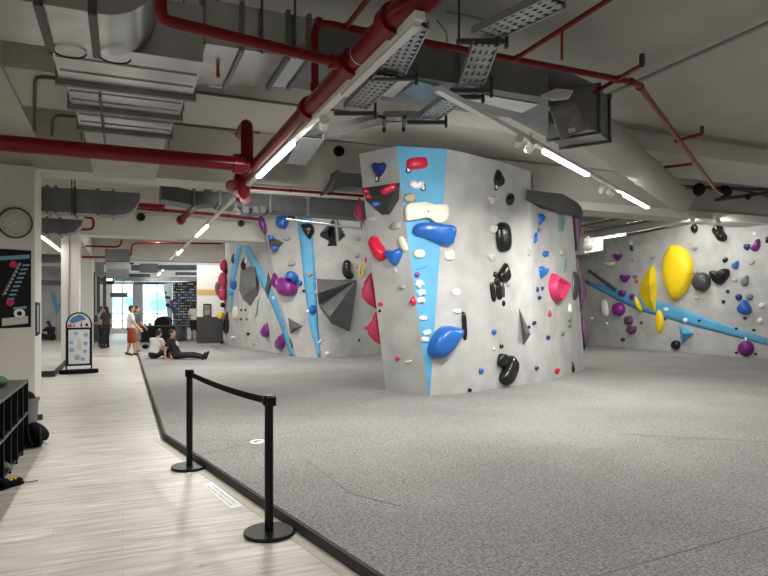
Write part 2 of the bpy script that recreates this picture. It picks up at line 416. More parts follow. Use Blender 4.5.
# --- the wall that faces the camera beyond the island, and its return along the walkway
bw = empty('climbing_wall', zb(320, 358), 'grey boulder wall with a tall blue stripe, standing between the walkway and the island', 'climbing wall')
ZW = 4.6
eB, eM, eT = zb(296.5, 357), W(279, 296, 19.6), onz(262, 214, ZW)
b2 = [eB, zb(320, 358), zb(346, 356.6), zb(383, 354), zb(430, 351)]
t2 = [eT, onz(297, 213.5, ZW), onz(330, 211.5, ZW), onz(375, 210, ZW), onz(430, 208, ZW)]
def rows3(b, m, t, k):
    return b.lerp(m, k*2) if k <= .5 else m.lerp(t, (k-.5)*2)
def grid3(name, cols, rows, m, parent):
    n = len(cols); vs = []; fs = []
    for r in range(rows+1):
        for c in cols: vs.append(rows3(*c, r/rows))
    for r in range(rows):
        for i in range(n-1): fs.append((r*n+i, r*n+i+1, (r+1)*n+i+1, (r+1)*n+i))
    return surf(name, vs, fs, m, parent, True)
cols = [(eB, eM, eT)]+[(b, b.lerp(t, .5), t) for b, t in zip(b2[1:], t2[1:])]
grid3('front_panel', cols, 14, M_GREYW, bw)
stripe('blue_stripe', [(297, 216), (303, 272), (309, 322), (318.3, 357)], [(311.5, 213.5), (315.5, 272), (318, 322), (320.3, 357)], M_BLUEW, bw)
mb = MB(); mb.add([b2[-1], t2[-1], t2[-1]+Vector((.3, .9, 0)), b2[-1]+Vector((.3, .9, 0))], [(0, 1, 2, 3)])
mb.add(t2+[t2[-1]+Vector((.3, .9, 0)), t2[0]+Vector((.5, 1.2, 0))], [tuple(range(7))])
mb.make('back_panel', M_GREYW, bw)
sw = empty('climbing_wall', zb(243, 347), 'grey boulder wall running along the far walkway with two crossing blue stripes', 'climbing wall')
b1 = [zb(223, 344.5), zb(243, 347.3), zb(268.5, 351.6)]
t1 = [onz(225.5, 233.5, ZW), onz(238, 228.5, ZW), onz(250, 221.5, ZW)]
cols = [(b, b.lerp(t, .5), t) for b, t in zip(b1, t1)]+[(eB, eM, eT)]
grid3('side_panel', cols, 14, M_GREYW, sw)
stripe('blue_stripe', [(237.5, 246), (233, 262), (230, 280), (231, 300), (230, 312)], [(243, 246), (239, 262), (235, 280), (233.5, 300), (231.5, 312)], M_BLUEW, sw)
stripe('blue_stripe', [(242, 246), (256, 275), (270, 300), (279, 322), (287, 345), (290.5, 355.5)], [(250, 246), (265.5, 275), (277.5, 300), (284.5, 322), (291, 345), (294.5, 356)], M_BLUEW, sw, n=4)
stripe('pale_stripe', [(257.5, 300), (255.5, 318)], [(259.5, 297), (257.5, 314)], HC['teal'], sw)
mb = MB(); q = [b1[0], t1[0], t1[0]+Vector((.8, .4, 0)), b1[0]+Vector((.8, .4, 0))]; mb.add(q, [(0, 1, 2, 3)])
mb.make('end_panel', mat('plywood_edge', (.36, .27, .18), .7), sw)
# --- the long wall down the right-hand side
rw = empty('climbing_wall', (17.5, 16, MZ), 'long grey boulder wall crossed by a tapering blue stripe, with big yellow volumes', 'climbing wall')
XR = 17.5; ys = [5+k*(24-5)/10 for k in range(11)]
grid('front_panel', [Vector((XR, y, MZ)) for y in ys], [Vector((XR-.02, y, 4.5)) for y in ys], 8, M_GREYW, rw)
stripe('blue_stripe', [(585.5, 280), (620, 290), (640, 296), (659, 301), (690, 311), (716, 321), (767.5, 338.5)], [(586, 283), (617, 300), (639, 310.5), (664, 317.5), (684, 323.5), (730, 335.5), (767.5, 345)], M_BLUEW, rw, n=3)
mb = MB(); mb.add([(XR, 5, MZ), (XR, 5, 4.5), (XR+.4, 5, 4.5), (XR+.4, 5, MZ)], [(0, 1, 2, 3)]); mb.add([(XR, 24, MZ), (XR, 24, 4.5), (XR+.4, 24, 4.5), (XR+.4, 24, MZ)], [(0, 1, 2, 3)])
mb.add([(XR, 5, 4.5), (XR+.4, 5, 4.5), (XR+.4, 24, 4.5), (XR, 24, 4.5)], [(0, 1, 2, 3)])
mb.make('back_panel', M_GREYW, rw)
sbox('wall_far_right', (8.5, 24.1, 0), (18, 24.3, SLAB), M_WALLP)
# ------------------------------------------------------------------ climbing holds
def smooth_loop(p, k=3):
    n = len(p); out = []
    for i in range(n):
        a, b, c, d = p[i-1], p[i], p[(i+1) % n], p[(i+2) % n]
        for j in range(k):
            t = j/k
            out.append(tuple(.5*((2*b[q])+(-a[q]+c[q])*t+(2*a[q]-5*b[q]+4*c[q]-d[q])*t*t+(-a[q]+3*b[q]-3*c[q]+d[q])*t**3) for q in (0, 1)))
    return out
def cir(n, ex=1.0): 
    def s(v): return math.copysign(abs(v)**ex, v)
    return [(s(math.cos(2*math.pi*k/n)), s(math.sin(2*math.pi*k/n))) for k in range(n)]
SH = {
 'ell': cir(16), 'box': cir(20, .5), 'pill': cir(20, .65),
 'tri': [(-.95, .55), (-.6, .95), (0, .75), (.6, .95), (.95, .55), (.7, -.1), (.25, -.8), (0, -1), (-.25, -.8), (-.7, -.1)],
 'drop': [(0, 1), (.45, .45), (.85, -.2), (.75, -.75), (.2, -1), (-.35, -.95), (-.85, -.55), (-.85, 0), (-.4, .6)],
 'bean': [(-.95, .1), (-.7, .75), (0, .95), (.7, .7), (1, .05), (.8, -.7), (.35, -.75), (0, -.35), (-.4, -.65), (-.8, -.6)],
 'rock': [(-.9, .3), (-.5, .9), (.2, .75), (.8, .85), (1, .1), (.6, -.7), (0, -1), (-.6, -.75), (-1, -.3)],
 'moon': [(.9, 1), (.95, .2), (.6, -.6), (0, -1), (-.7, -.9), (-1, -.4), (-.4, -.2), (.1, .25), (.4, .8)],
}
GROUPS = {'i': 'climbing holds on the wall island', 'b': 'climbing holds on the wall with the tall blue stripe', 's': 'climbing holds on the walkway wall', 'r': 'climbing holds on the long side wall'}
def dome(name, pts, n, depth, m, sharp=False, shift=(0, 0), prof=None, back=.012):
    c = sum(pts, Vector())/len(pts); K = len(pts)
    u = n.cross(UP).normalized() if abs(n.z) < .95 else Vector((1, 0, 0)); v = u.cross(n)*1
    if v.z < 0: v = -v
    R = max((p-c).length for p in pts); sh = u*(shift[0]*R)+v*(shift[1]*R)
    prof = prof or [(1, 0), (1.0, .25), (.95, .52), (.82, .78), (.6, .94), (.3, 1.0)]
    vs = [p-n*back for p in pts]; fs = [tuple(range(K-1, -1, -1))]
    for s, h in prof:
        vs += [c+(p-c)*s+n*(depth*h)+sh*(h**1.5*(1-s*.3)) for p in pts]
    nr = len(prof)+1
    for r in range(nr-1):
        for i in range(K): fs.append((r*K+i, r*K+(i+1) % K, (r+1)*K+(i+1) % K, (r+1)*K+i))
    vs.append(c+n*(depth*prof[-1][1]*1.01)+sh); a = len(vs)-1
    for i in range(K): fs.append(((nr-1)*K+i, (nr-1)*K+(i+1) % K, a))
    o = fromdata(name, vs, fs, m, None, not sharp, fix=True)
    return o, vs[a]
def wallof(px, py):
    if px > 586: return 'r'
    if px > 384: return 'i'
    if px > 355 and py < 262 and py > 150 and px > 359+(py-154)*.114: return 'i'
    return 'b' if px > 282-(300-py)*.2 and px > 262 else 's'
def fin(o, label, cat, w, root_pt):
    tag(o, label, cat, GROUPS[w])
def recentre(o):
    vs = [v.co.copy() for v in o.data.vertices]; c = sum(vs, Vector())/len(vs)
    o.data.transform(Matrix.Translation(-c)); o.location = c
def bolt(o, p, n, r):
    t = MB(); u = n.orthogonal().normalized()*r; v = n.cross(u.normalized())*r
    t.prism([p+u*math.cos(k*math.pi/5)+v*math.sin(k*math.pi/5)-n*.004 for k in range(10)], n*.007)
    b = t.make('bolt', M_STEEL); bpy.context.view_layer.update()
    b.parent = o; b.matrix_parent_inverse = Matrix.Translation(-o.location)
def hold(col, shape, px, py, w, h, rot, dep, label, w_=None, at=None, shift=(0, .0), pts=None, vol=False, prof=None, sharp=False):
    """a hold bolted to whatever wall stands behind that spot; shape is a unit outline or a list of picture points"""
    hh = hit(px, py) if at is None else (W(px, py, at), (CAM-W(px, py, at)).normalized())
    if hh is None: print('NO WALL', px, py, label); return
    P, n = hh[0], hh[1]; d = (P-CAM).dot(FV)
    if pts is None:
        ca, sa = math.cos(math.radians(rot)), math.sin(math.radians(rot)); out = []
        base = SH[shape]; base = base if shape in ('ell', 'box', 'pill') else smooth_loop(base, 2)
        for x, y in base:
            x *= w/2; y *= h/2; out.append((px+x*ca-y*sa, py-(x*sa+y*ca)))
    else: out = smooth_loop(pts, 3) if shape == 'soft' else pts
    # keep the outline clear of grazing planes
    r = ray(px, py).normalized()
    nn = n if abs(n.dot(r)) > .3 else (n-r*.35).normalized()
    P3 = [onplane(x, y, P, nn) for x, y in out]
    sz = (min(w, h) if pts is None else min(max(p[0] for p in pts)-min(p[0] for p in pts), max(p[1] for p in pts)-min(p[1] for p in pts)))*d/F
    dep = dep*sz
    o, tip = dome('climbing_volume' if vol else 'climbing_hold', P3, nn, dep, HC[col] if isinstance(col, str) else col, sharp, shift, prof)
    recentre(o); k = w_ or wallof(px, py)
    pr = []
    for vv in o.data.vertices:                       # sit the hold so that its outline, not its base, is over that spot
        q = vv.co+o.location-CAM; dd = q.dot(FV); pr.append((384+F*q.dot(RV)/dd, HZ-F*q.z/dd))
    ex_ = (max(q[0] for q in pr)+min(q[0] for q in pr)-max(q[0] for q in out)-min(q[0] for q in out))/2
    ey_ = (max(q[1] for q in pr)+min(q[1] for q in pr)-max(q[1] for q in out)-min(q[1] for q in out))/2
    mv = onplane(px-ex_, py-ey_, P, nn)-onplane(px, py, P, nn)
    if mv.length < 1.0: o.location = o.location+mv; tip = tip+mv
    tag(o, label, 'climbing volume' if vol else 'climbing hold', GROUPS[k])
    bpy.context.view_layer.update()
    if sz*F/d >= 7 and not vol: bolt(o, tip, nn, min(.018, sz*.06))
    return o
def facets(name, verts, faces, m, label, w):
    """faceted volume: (px, py, how far it stands off the wall along the sight line)"""
    vs = []
    for x, y, off in verts:
        h = hit(x, y); d = (h[0]-CAM).dot(FV); vs.append(W(x, y, d-off+(.03 if off == 0 else 0)))
    o = fromdata(name, vs, faces, m, None, False, fix=True); recentre(o)
    tag(o, label, 'climbing volume', GROUPS[w]); return o
def pyramid(m, base, apex, off, label, w, name='climbing_volume'):
    n = len(base)
    return facets(name, [(x, y, 0) for x, y in base]+[(*apex, off)], [tuple(range(n-1, -1, -1))]+[(i, (i+1) % n, n) for i in range(n)], m, label, w)
def loose(col, pts, d, dep, label, w, soft=True, name='climbing_volume', prof=None):
    """volume on an unseen flank of a wall: its outline stands at depth d"""
    p = smooth_loop(pts, 3) if soft else pts
    c = W(sum(q[0] for q in pts)/len(pts), sum(q[1] for q in pts)/len(pts), d); n = -FV
    P3 = [onplane(x, y, c, n) for x, y in p]
    o, _ = dome(name, P3, n, dep, HC[col], False, back=.25, prof=prof); recentre(o); tag(o, label, 'climbing volume', GROUPS[w]); return o

FLAT = [(1, 0), (1, .7), (.97, .92), (.88, 1.0), (.5, 1.0)]
# -- wall island, narrow side and blue wedge
hold('navy', 'tri', 379, 169.5, 14, 15, 0, .5, 'dark blue heart-shaped hold at the top of the narrow grey side of the island')
facets('climbing_volume', [(361, 187.7, 0), (400.4, 181.9, 0), (399.6, 200, 0), (390, 215.5, 0), (381, 216, 0), (365.8, 202.5, 0), (371, 192, .22), (396, 187, .2), (388, 209, .18)],
       [(0, 1, 7, 6), (1, 2, 7), (2, 3, 8, 7), (3, 4, 8), (4, 5, 6, 8), (5, 0, 6), (6, 7, 8), (5, 4, 3, 2, 1, 0)], M_BLACK if False else mat('charcoal_volume', (.045, .045, .046), .6, noise=.1), 'black many-sided volume carrying small red and blue holds high on the island', 'i')
def on(o_at, *a, **k): return hold(*a, at=o_at, **k)
dv = (hit(385, 200)[0]-CAM).dot(FV)-.34
on(dv, 'red', 'pill', 388.5, 189, 17, 7.5, 27, .5, 'long red hold slanting across the top of the black volume')
on(dv, 'red', 'bean', 365.8, 191.3, 7, 6, 10, .5, 'upper of two small red holds at the outer corner of the black volume', w_='i')
on(dv, 'red', 'bean', 368.3, 196.6, 7, 5, -10, .5, 'lower of two small red holds at the outer corner of the black volume', w_='i')
on(dv, 'blue', 'rock', 375.6, 204, 9, 5.5, 0, .5, 'small blue hold on the lower point of the black volume', w_='i')
hold('lightgrey', 'ell', 372.5, 219, 9, 4, 0, .2, 'flat pale hold just under the black volume', w_='i')
hold('grey', 'ell', 396, 225.5, 10, 8, 0, .45, 'round stone grey hold beside the cream plate on the narrow side')
hold('red', 'soft', 377, 248, 0, 0, 0, .6, 'big red bean hold midway up the narrow side of the island', pts=[(369.5, 239), (372, 236.3), (376, 237), (379.5, 243), (385, 250.5), (385.5, 257), (382, 260.5), (377.5, 259), (373.5, 251), (370, 244)])
hold('blue', 'tri', 394.5, 257, 17, 17, 8, .5, 'glossy blue heart hold next to the big red bean')
hold('cream', 'pill', 403.3, 244, 6, 16.5, 24, .5, 'slim cream hold leaning beside the blue heart')
hold('lightgrey', 'ell', 395.5, 270.3, 4, 5, 0, .3, 'tiny pinkish grey hold below the blue heart')
hold('grey', 'ell', 402, 286.8, 6.5, 5, 0, .5, 'small dull grey knob alone on the narrow side')
hold('red', 'drop', 413.2, 300.6, 6, 9, 0, .6, 'little red cone beside the white holds near the wedge border')
hold('pink', 'ell', 381, 304, 4.5, 4.5, 0, .5, 'tiny pink dot hold between the two pink half domes', w_='i')
hold('black', 'ell', 379.8, 310.8, 3, 3, 0, .4, 'tiny black peg beside the pink half domes', w_='i')
hold('pink', 'rock', 398, 358.3, 4.5, 4.5, 0, .5, 'small pink foothold low on the narrow side')
hold('white', 'moon', 408.5, 361, 6, 4, -20, .4, 'small white crescent foothold low beside the wedge')
dl = 11.7
loose('pink', [(371, 272), (373.5, 283), (375.5, 295), (376.8, 309.5), (368, 304), (362, 297.5), (361.3, 289), (364.5, 281.5)], dl, .12, 'upper pink half dome on the corner of the island', 'i', soft=False)
loose('pink', [(376.3, 311), (379, 324), (382.2, 345.5), (374, 341), (368, 334), (367.2, 325), (371.5, 318.5)], dl, .12, 'lower pink half dome on the corner of the island', 'i', soft=False)
loose('pink', [(360, 196.5), (364.5, 224.5), (353.3, 213.5)], dl, .10, 'pink pointed volume on the corner of the island under the ceiling', 'i', soft=False)
hold('red', 'box', 417, 163.5, 21, 11.5, 6, .45, 'long red hold at the top of the blue wedge', shift=(0, .1))
hold('white', 'bean', 416.5, 184.3, 15, 9.5, 180, .45, 'white bean hold under the long red one on the blue wedge')
hold('tan', 'ell', 409.5, 198, 13, 10, 0, .45, 'stone brown dome at the border of the blue wedge above the cream plate')
hold('cream', 'soft', 428, 212, 0, 0, 0, .35, 'wide wavy cream plate across the blue wedge', pts=[(405, 207), (408.7, 203.3), (417, 202.6), (425, 202.2), (433.7, 204.6), (440, 204.6), (447, 205.4), (448.2, 212), (447.5, 218), (441.5, 223.3), (433.7, 222.6), (427.5, 218.5), (418, 219.5), (406.4, 221), (405, 214)], prof=FLAT)
hold('blue', 'soft', 434, 233, 0, 0, 0, .55, 'wide glossy blue hold under the cream plate', pts=[(412.7, 230), (416, 224.3), (424, 223), (431.5, 222.9), (443, 225), (453.5, 226.5), (456.2, 231.5), (454.5, 238), (452.5, 244), (445, 246), (436, 243), (424, 237.7), (415, 235)], shift=(0, .15))
hold('cream', 'rock', 449.5, 255, 11, 12, 30, .3, 'cream knobbly hold just under the end of the wide blue hold')
hold('cream', 'ell', 419, 253.8, 12.5, 9.5, 0, .5, 'beige dome on the blue wedge under the wide blue hold')
hold('sky', 'moon', 422, 266.5, 14, 4, 15, .3, 'pale blue sliver hold on the blue wedge')
hold('magenta', 'ell', 417, 274.8, 5, 5.5, 0, .5, 'tiny purple round hold on the blue wedge')
hold('white', 'bean', 419.5, 284, 8.5, 10, 50, .45, 'top one of the stack of white holds on the blue wedge')
hold('white', 'bean', 421.5, 293, 9, 7.5, 20, .45, 'second of the stacked white holds on the blue wedge')
hold('white', 'bean', 421, 300.5, 9, 7, 10, .45, 'third of the stacked white holds on the blue wedge')
hold('white', 'pill', 423, 318, 8.5, 4.5, -5, .45, 'white bar hold alone on the blue wedge below the stack')
hold('white', 'pill', 427, 332.5, 8.5, 5, 18, .45, 'upper white bar hold beside the big blue slab')
hold('white', 'pill', 425, 339.3, 8, 5, -4, .45, 'lower white bar hold beside the big blue slab')
hold('blue', 'soft', 445, 342, 0, 0, 0, .5, 'big glossy blue slab hold low at the edge of the wedge', pts=[(429.5, 348), (432.7, 338), (439, 329), (446.5, 326), (454, 326.6), (461, 329), (462.3, 333), (457.5, 341), (451.5, 350.5), (443, 358.3), (434, 358), (430, 354)], shift=(.05, .1))
# -- wall island, broad face
hold('white', 'rock', 457, 311, 8, 5, 0, .4, 'small bluish white hold above the thin black hold')
hold('black', 'pill', 464.2, 326, 4, 29, 3, .8, 'thin upright black hold beside the big blue slab')
hold('black', 'drop', 498.8, 178, 10, 17, 8, .5, 'topmost black hold on the broad face of the island')
hold('black', 'ell', 510, 199.3, 7, 12.5, -10, .5, 'small black oval hold below the topmost black one')
hold('lightgrey', 'tri', 492.5, 200, 9, 9, 0, .35, 'pale grey hold beside the small black oval')
hold('lightgrey', 'rock', 493.3, 229, 8, 9, 0, .35, 'pale grey hold touching the large black oval')
hold('lightgrey', 'tri', 490.8, 257, 8.5, 7.5, 0, .4, 'pale grey hold above the black cluster')
hold('black', 'pill', 503.5, 237.3, 13, 30, 4, .5, 'large black oval hold in the middle of the broad face')
hold('black', 'drop', 504.8, 272.6, 12, 19.5, -6, .5, 'black pear-shaped hold above the black cluster')
hold('black', 'ell', 495.6, 274.5, 4.5, 6, 0, .5, 'little round top knob of the black cluster')
hold('black', 'ell', 497, 281.5, 5.5, 8, 0, .5, 'short black knob in the middle of the black cluster')
hold('black', 'pill', 492.6, 292, 5, 20, 8, .3, 'outer long finger of the black cluster')
hold('black', 'pill', 498.8, 291.5, 6, 17, 6, .3, 'inner long finger of the black cluster')
hold('charcoal', 'pill', 503.2, 290.5, 2.6, 14, 4, .3, 'thinnest dark grey finger of the black cluster')
hold('black', 'ell', 503.5, 303.3, 3, 6, 0, .5, 'tiny black peg just below the black cluster')
hold('grey', 'ell', 508.2, 284, 3.5, 6, 0, .5, 'tiny grey hold under the black pear')
hold('white', 'ell', 456, 292, 9, 7, 0, .12, 'flat whitish round hold left bare on the broad face')
facets('climbing_volume', [(518.4, 305.5, 0), (523.5, 347, 0), (531.3, 334.5, 0), (525.5, 333, .28)], [(0, 3, 1), (1, 3, 2), (2, 3, 0), (0, 1, 2)], M_DARKV, 'tall thin dark grey spike volume on the broad face of the island', 'i')
hold('navy', 'ell', 529, 327, 2.5, 3.5, 0, .5, 'tiny dark peg at the edge of the thin spike volume')
hold('blue', 'ell', 494, 332, 4.5, 5, 0, .5, 'tiny blue foothold above the two-lobed black hold')
hold('blue', 'rock', 481, 370.8, 4.5, 5.5, 0, .5, 'small blue foothold nearest the floor on the broad face')
hold('black', 'ell', 501.3, 346, 3.5, 4.5, 0, .5, 'tiny black foothold just over the two-lobed black hold')
hold('white', 'ell', 493.6, 348.8, 2.5, 2.5, 0, .5, 'tiny white peg over the two-lobed black hold')
hold('black', 'pill', 502.8, 360.5, 9.5, 14, -8, .6, 'round upper lobe of the paired black holds near the floor')
hold('black', 'soft', 509, 371, 0, 0, 0, .6, 'long lower lobe of the paired black holds near the floor', pts=[(511, 355.5), (516.5, 360), (516.5, 369), (511.5, 381), (507, 385.3), (501.5, 381.5), (500.8, 376.5), (505.5, 366)])
hold('black', 'ell', 469.6, 390, 4, 4, 0, .5, 'small black foothold at the very foot of the broad face')
hold('blue', 'drop', 539.8, 220, 8.5, 12.5, 160, .5, 'topmost of the column of blue holds on the broad face')
hold('blue', 'ell', 538, 230.3, 2.5, 5, 0, .5, 'tiny blue hold hanging under the topmost blue one')
hold('blue', 'drop', 535, 238, 5, 11.5, -15, .5, 'slim blue hold second in the column of blue holds')
hold('blue', 'rock', 545.5, 254, 5.5, 6.5, 0, .5, 'small blue knob third in the column of blue holds')
hold('blue', 'tri', 542.6, 272.3, 9.5, 11.5, -15, .5, 'blue heart hold lowest in the column of blue holds')
hold('navy', 'ell', 537, 289.5, 3.5, 5.5, 0, .4, 'first tiny dark blue ring under the blue heart')
hold('navy', 'tri', 541.9, 288.7, 3.5, 4.5, 0, .5, 'second tiny dark blue hold under the blue heart')
hold('navy', 'ell', 539.5, 297.8, 3, 4, 0, .5, 'lone tiny dark blue hold below the ring')
hold('grey', 'ell', 529, 252.5, 3, 8, 0, .5, 'narrow grey hold beside the slim blue holds')
hold('tan', 'drop', 562, 251.8, 4.5, 8, 0, .5, 'small tan hold above the pink cone')
hold('teal', 'pill', 560.5, 223, 7, 18, 0, .25, 'grey green slab hold under the dark cap')
hold('teal', 'drop', 564.8, 262.5, 3.5, 21, -8, .5, 'long thin grey green sliver above the pink cone')
hold('pink', 'soft', 559, 287, 0, 0, 0, .45, 'big pink open cone hold on the broad face', pts=[(552.5, 276), (555, 273.4), (560, 276), (568, 282), (567.8, 285.5), (564, 293.5), (559.8, 301.5), (556.5, 302.3), (552, 295), (550.6, 285)], shift=(.12, -.05), prof=[(1, 0), (.95, .35), (.85, .75), (.75, 1.0), (.68, 1.0), (.5, .6), (.3, .5)])
hold('pink', 'drop', 549.4, 313.4, 3.5, 6.5, 0, .5, 'tiny pink hold hanging under the pink cone')
hold('red', 'rock', 557, 370.6, 4.5, 5.5, 0, .5, 'small red foothold low on the broad face')
hold('black', 'rock', 534, 323, 3.5, 4, 0, .5, 'tiny black peg next to the thin spike volume')
hold('navy', 'rock', 548, 337.5, 3.5, 4.5, 0, .5, 'tiny navy foothold between the spike and the corner')
hold('navy', 'rock', 536.6, 368, 3.5, 4.5, 0, .5, 'tiny navy foothold low on the broad face')
hold('green', 'rock', 562.5, 333.5, 3.5, 4.5, 0, .5, 'tiny olive foothold near the corner')
hold('white', 'drop', 569.6, 308, 4.5, 9.5, 0, .5, 'white tear-shaped hold near the far corner of the island')
hold('teal', 'drop', 569.5, 318.5, 3.5, 6, 0, .5, 'upper small green hold under the white tear')
hold('teal', 'rock', 569.6, 325, 3.5, 4.5, 0, .5, 'lower small green hold under the white tear')
hold('charcoal', 'pill', 574.3, 286, 6.5, 29, -2, .7, 'tall black volume at the far corner of the island', vol=True)
hold('black', 'drop', 572.6, 367, 3.5, 11.5, 5, .6, 'narrow black foothold at the foot of the far corner')
dr = 15.3
loose('plum', [(572.5, 213), (581.5, 215.5), (580.5, 232), (576.3, 251), (574, 235)], dr, .12, 'upper purple volume sticking out past the far corner of the island', 'i', soft=False)
loose('plum', [(577, 258), (581, 273), (586.3, 293), (580, 312), (578.5, 290)], dr+.4, .12, 'middle purple diamond volume past the far corner of the island', 'i', soft=False)
loose('plum', [(581.5, 317), (589.2, 337), (584.2, 350)], dr+.4, .12, 'lowest purple pointed volume past the far corner of the island', 'i', soft=False)
# -- grade tags that hang on the wall
def wall_tag(px, py, label):
    h = hit(px, py); P, n = h[0], h[1]; d = (P-CAM).dot(FV); u = n.cross(UP).normalized()*(2.3*d/F); v = u.cross(n).normalized()*(3.2*d/F)
    t = MB(); t.obox(P+n*.012, u, v, n*.006); o = t.make('grade_tag', M_BLACK); recentre(o)
    q = MB(); q.obox(P+n*.02, u*.55, v*.6, n*.004); c = q.make('tag_card', HC['white']); bpy.context.view_layer.update(); c.parent = o; c.matrix_parent_inverse = Matrix.Translation(-o.location)
    tag(o, label, 'tag', 'grade tags by the top holds')
wall_tag(377.5, 178.6, 'small black and white tag under the dark blue heart hold')
wall_tag(408.2, 170, 'small black and white tag under the long red hold')
wall_tag(423, 187.8, 'small black and white tag beside the white bean hold')
wall_tag(495.6, 187.2, 'small black and white tag under the topmost black hold')

# -- the wall with the tall blue stripe
loose('purple', [(258.5, 219), (261.5, 215.5), (264.5, 222), (266, 231), (264.3, 234), (260.5, 228)], 19.6, .12, 'long purple hold sticking out at the wall top by the ceiling', 'b', name='climbing_hold')
facets('climbing_volume', [(267, 234, 0), (284.3, 242.7, 0), (275.5, 252.5, 0), (268.8, 250.5, 0), (273, 244, .3)], [(0, 4, 1), (1, 4, 2), (2, 4, 3), (3, 4, 0), (0, 1, 2, 3)], M_DARKV, 'small dark grey volume with two blue holds near the wall top', 'b')
dq = (hit(273, 244)[0]-CAM).dot(FV)-.2
on(dq, 'blue', 'rock', 271, 238, 6, 6, 0, .4, 'upper small blue hold on the small dark volume', w_='b')
on(dq, 'blue', 'rock', 274.5, 248.3, 8, 6, 0, .4, 'lower small blue hold on the small dark volume', w_='b')
hold('blue', 'rock', 282.3, 222, 13, 14, 15, .55, 'angular blue hold at the top beside the stripe', w_='b')
hold('black', 'rock', 291.6, 217.4, 7, 6, 0, .5, 'small black hold at the top of the blue stripe', w_='b')
hold('grey', 'ell', 287, 238.5, 6.5, 4.5, 0, .5, 'upper small grey knob left of the stripe', w_='b')
hold('grey', 'ell', 291.6, 263.4, 7, 5, 0, .5, 'lower small grey knob above the purple and blue holds', w_='b')
hold('black', 'soft', 307, 231, 0, 0, 0, .5, 'black drop-shaped hold on the upper blue stripe', w_='b', pts=[(301, 225.5), (306, 223.6), (312, 224.3), (314.3, 231), (312, 236), (309.5, 239.3), (304.5, 233)])
M_GLOSSV = mat('glossy_black_volume', (.02, .02, .021), .12)
pyramid(M_GLOSSV, [(335, 216.5), (330.5, 243), (318.5, 237.5), (319.5, 233)], (327, 231), .3, 'first of three glossy black spikes fanned under the ceiling', 'b')
pyramid(M_GLOSSV, [(335.3, 216.5), (337.3, 247.5), (326.5, 247.8)], (332.5, 236), .3, 'middle one of three glossy black spikes fanned under the ceiling', 'b')
pyramid(M_GLOSSV, [(336, 216.5), (346.5, 236), (338.5, 243.5)], (340, 232), .3, 'third of three glossy black spikes fanned under the ceiling', 'b')
hold('grey', 'ell', 358, 238, 5.5, 5.5, 0, .5, 'topmost of three round grey knobs beside the island', w_='b')
hold('grey', 'ell', 356.4, 255, 5.5, 5.5, 0, .5, 'middle of three round grey knobs beside the island', w_='b')
hold('grey', 'ell', 355.4, 266, 5.5, 5, 0, .5, 'lowest of three round grey knobs beside the island', w_='b')
hold('black', 'soft', 347, 269, 0, 0, 0, .6, 'glossy black kidney hold above the folded dark volume', w_='b', pts=[(342, 270), (343.5, 262), (347, 259.7), (350.3, 261.5), (350, 267), (351, 272), (353.8, 275), (352, 278.5), (347, 279), (343.3, 275.5)])
def ring_hold():
    h = hit(361.5, 270); P, n = h[0], h[1]; d = (P-CAM).dot(FV)
    t = MB(); pts = [onplane(361.3+2.2*math.cos(a)+1.3*math.sin(a), 270-7.5*math.sin(a), P, n)+n*.05 for a in [k*math.pi/10 for k in range(21)]]
    t.tube(pts, .022, 6); o = t.make('climbing_hold', HC['yellow'], smooth=True); recentre(o); tag(o, 'thin yellow ring hold beside the corner of the island', 'climbing hold', GROUPS['b'])
ring_hold()
hold('pink', 'ell', 365.6, 259, 3, 7, 0, .4, 'narrow pink hold beside the yellow ring', w_='b')
hold('magenta', 'soft', 285, 287, 0, 0, 0, .6, 'big magenta blob hold above the purple teardrops', w_='b', pts=[(277, 282), (281, 277.5), (288, 279), (295, 284.5), (296.5, 290), (294, 295), (287, 296), (280, 294.5), (277.5, 289)])
hold('purple', 'drop', 275, 280, 7.5, 15, 8, .5, 'upright purple hold against the magenta blob', w_='b')
hold('blue', 'bean', 291.5, 277, 14, 12, -25, .55, 'glossy blue bean on top of the magenta blob', w_='b', at=(hit(291.5, 277)[0]-CAM).dot(FV)-.12)
hold('blue', 'ell', 299.4, 283.2, 5.5, 6, 0, .5, 'little blue knob next to the glossy blue bean', w_='b')
hold('blue', 'ell', 312.3, 309.6, 7, 9.5, 0, .55, 'oval blue hold in the middle of the tall stripe', w_='b')
hold('white', 'rock', 308, 311, 3, 3.5, 0, .4, 'tiny white hold beside the oval blue hold', w_='b')
hold('white', 'moon', 319, 341.5, 4.5, 4, 0, .4, 'tiny white crescent low on the tall stripe', w_='b')
hold('white', 'ell', 327.3, 353.5, 5.5, 4, 0, .5, 'small white foothold at the wall foot', w_='b')
hold('black', 'ell', 304, 291, 3, 3, 0, .5, 'tiny black peg next to the tall stripe', w_='b')
hold('black', 'ell', 358.7, 340.2, 3, 3, 0, .5, 'tiny black peg low between the folded volume and the island', w_='b')
hold('pink', 'ell', 366.4, 327.6, 3.5, 3.5, 0, .5, 'tiny pink peg beside the lower half dome', w_='b')
hold('grey', 'ell', 309.5, 274, 6, 5.5, 0, .5, 'grey green knob on the blue stripe', w_='b')
Fv = lambda x, y, o: (280+x/6.4, 270+y/6.4, o)
facets('climbing_volume', [Fv(235, 50, 0), Fv(490, 65, .12), Fv(240, 150, .85), Fv(245, 212, .40), Fv(318, 300, 1.05), Fv(450, 385, .30), Fv(250, 232, 0), Fv(328, 345, 0), Fv(440, 394, 0), Fv(490, 90, 0)],
       [(0, 1, 2), (2, 1, 3), (3, 1, 4), (4, 1, 5), (0, 2, 3, 6), (6, 3, 4, 7), (7, 4, 5, 8), (5, 1, 9, 8), (0, 6, 7, 8, 9, 1)], M_DARKV, 'huge folded dark grey volume on the wall behind the island', 'b')
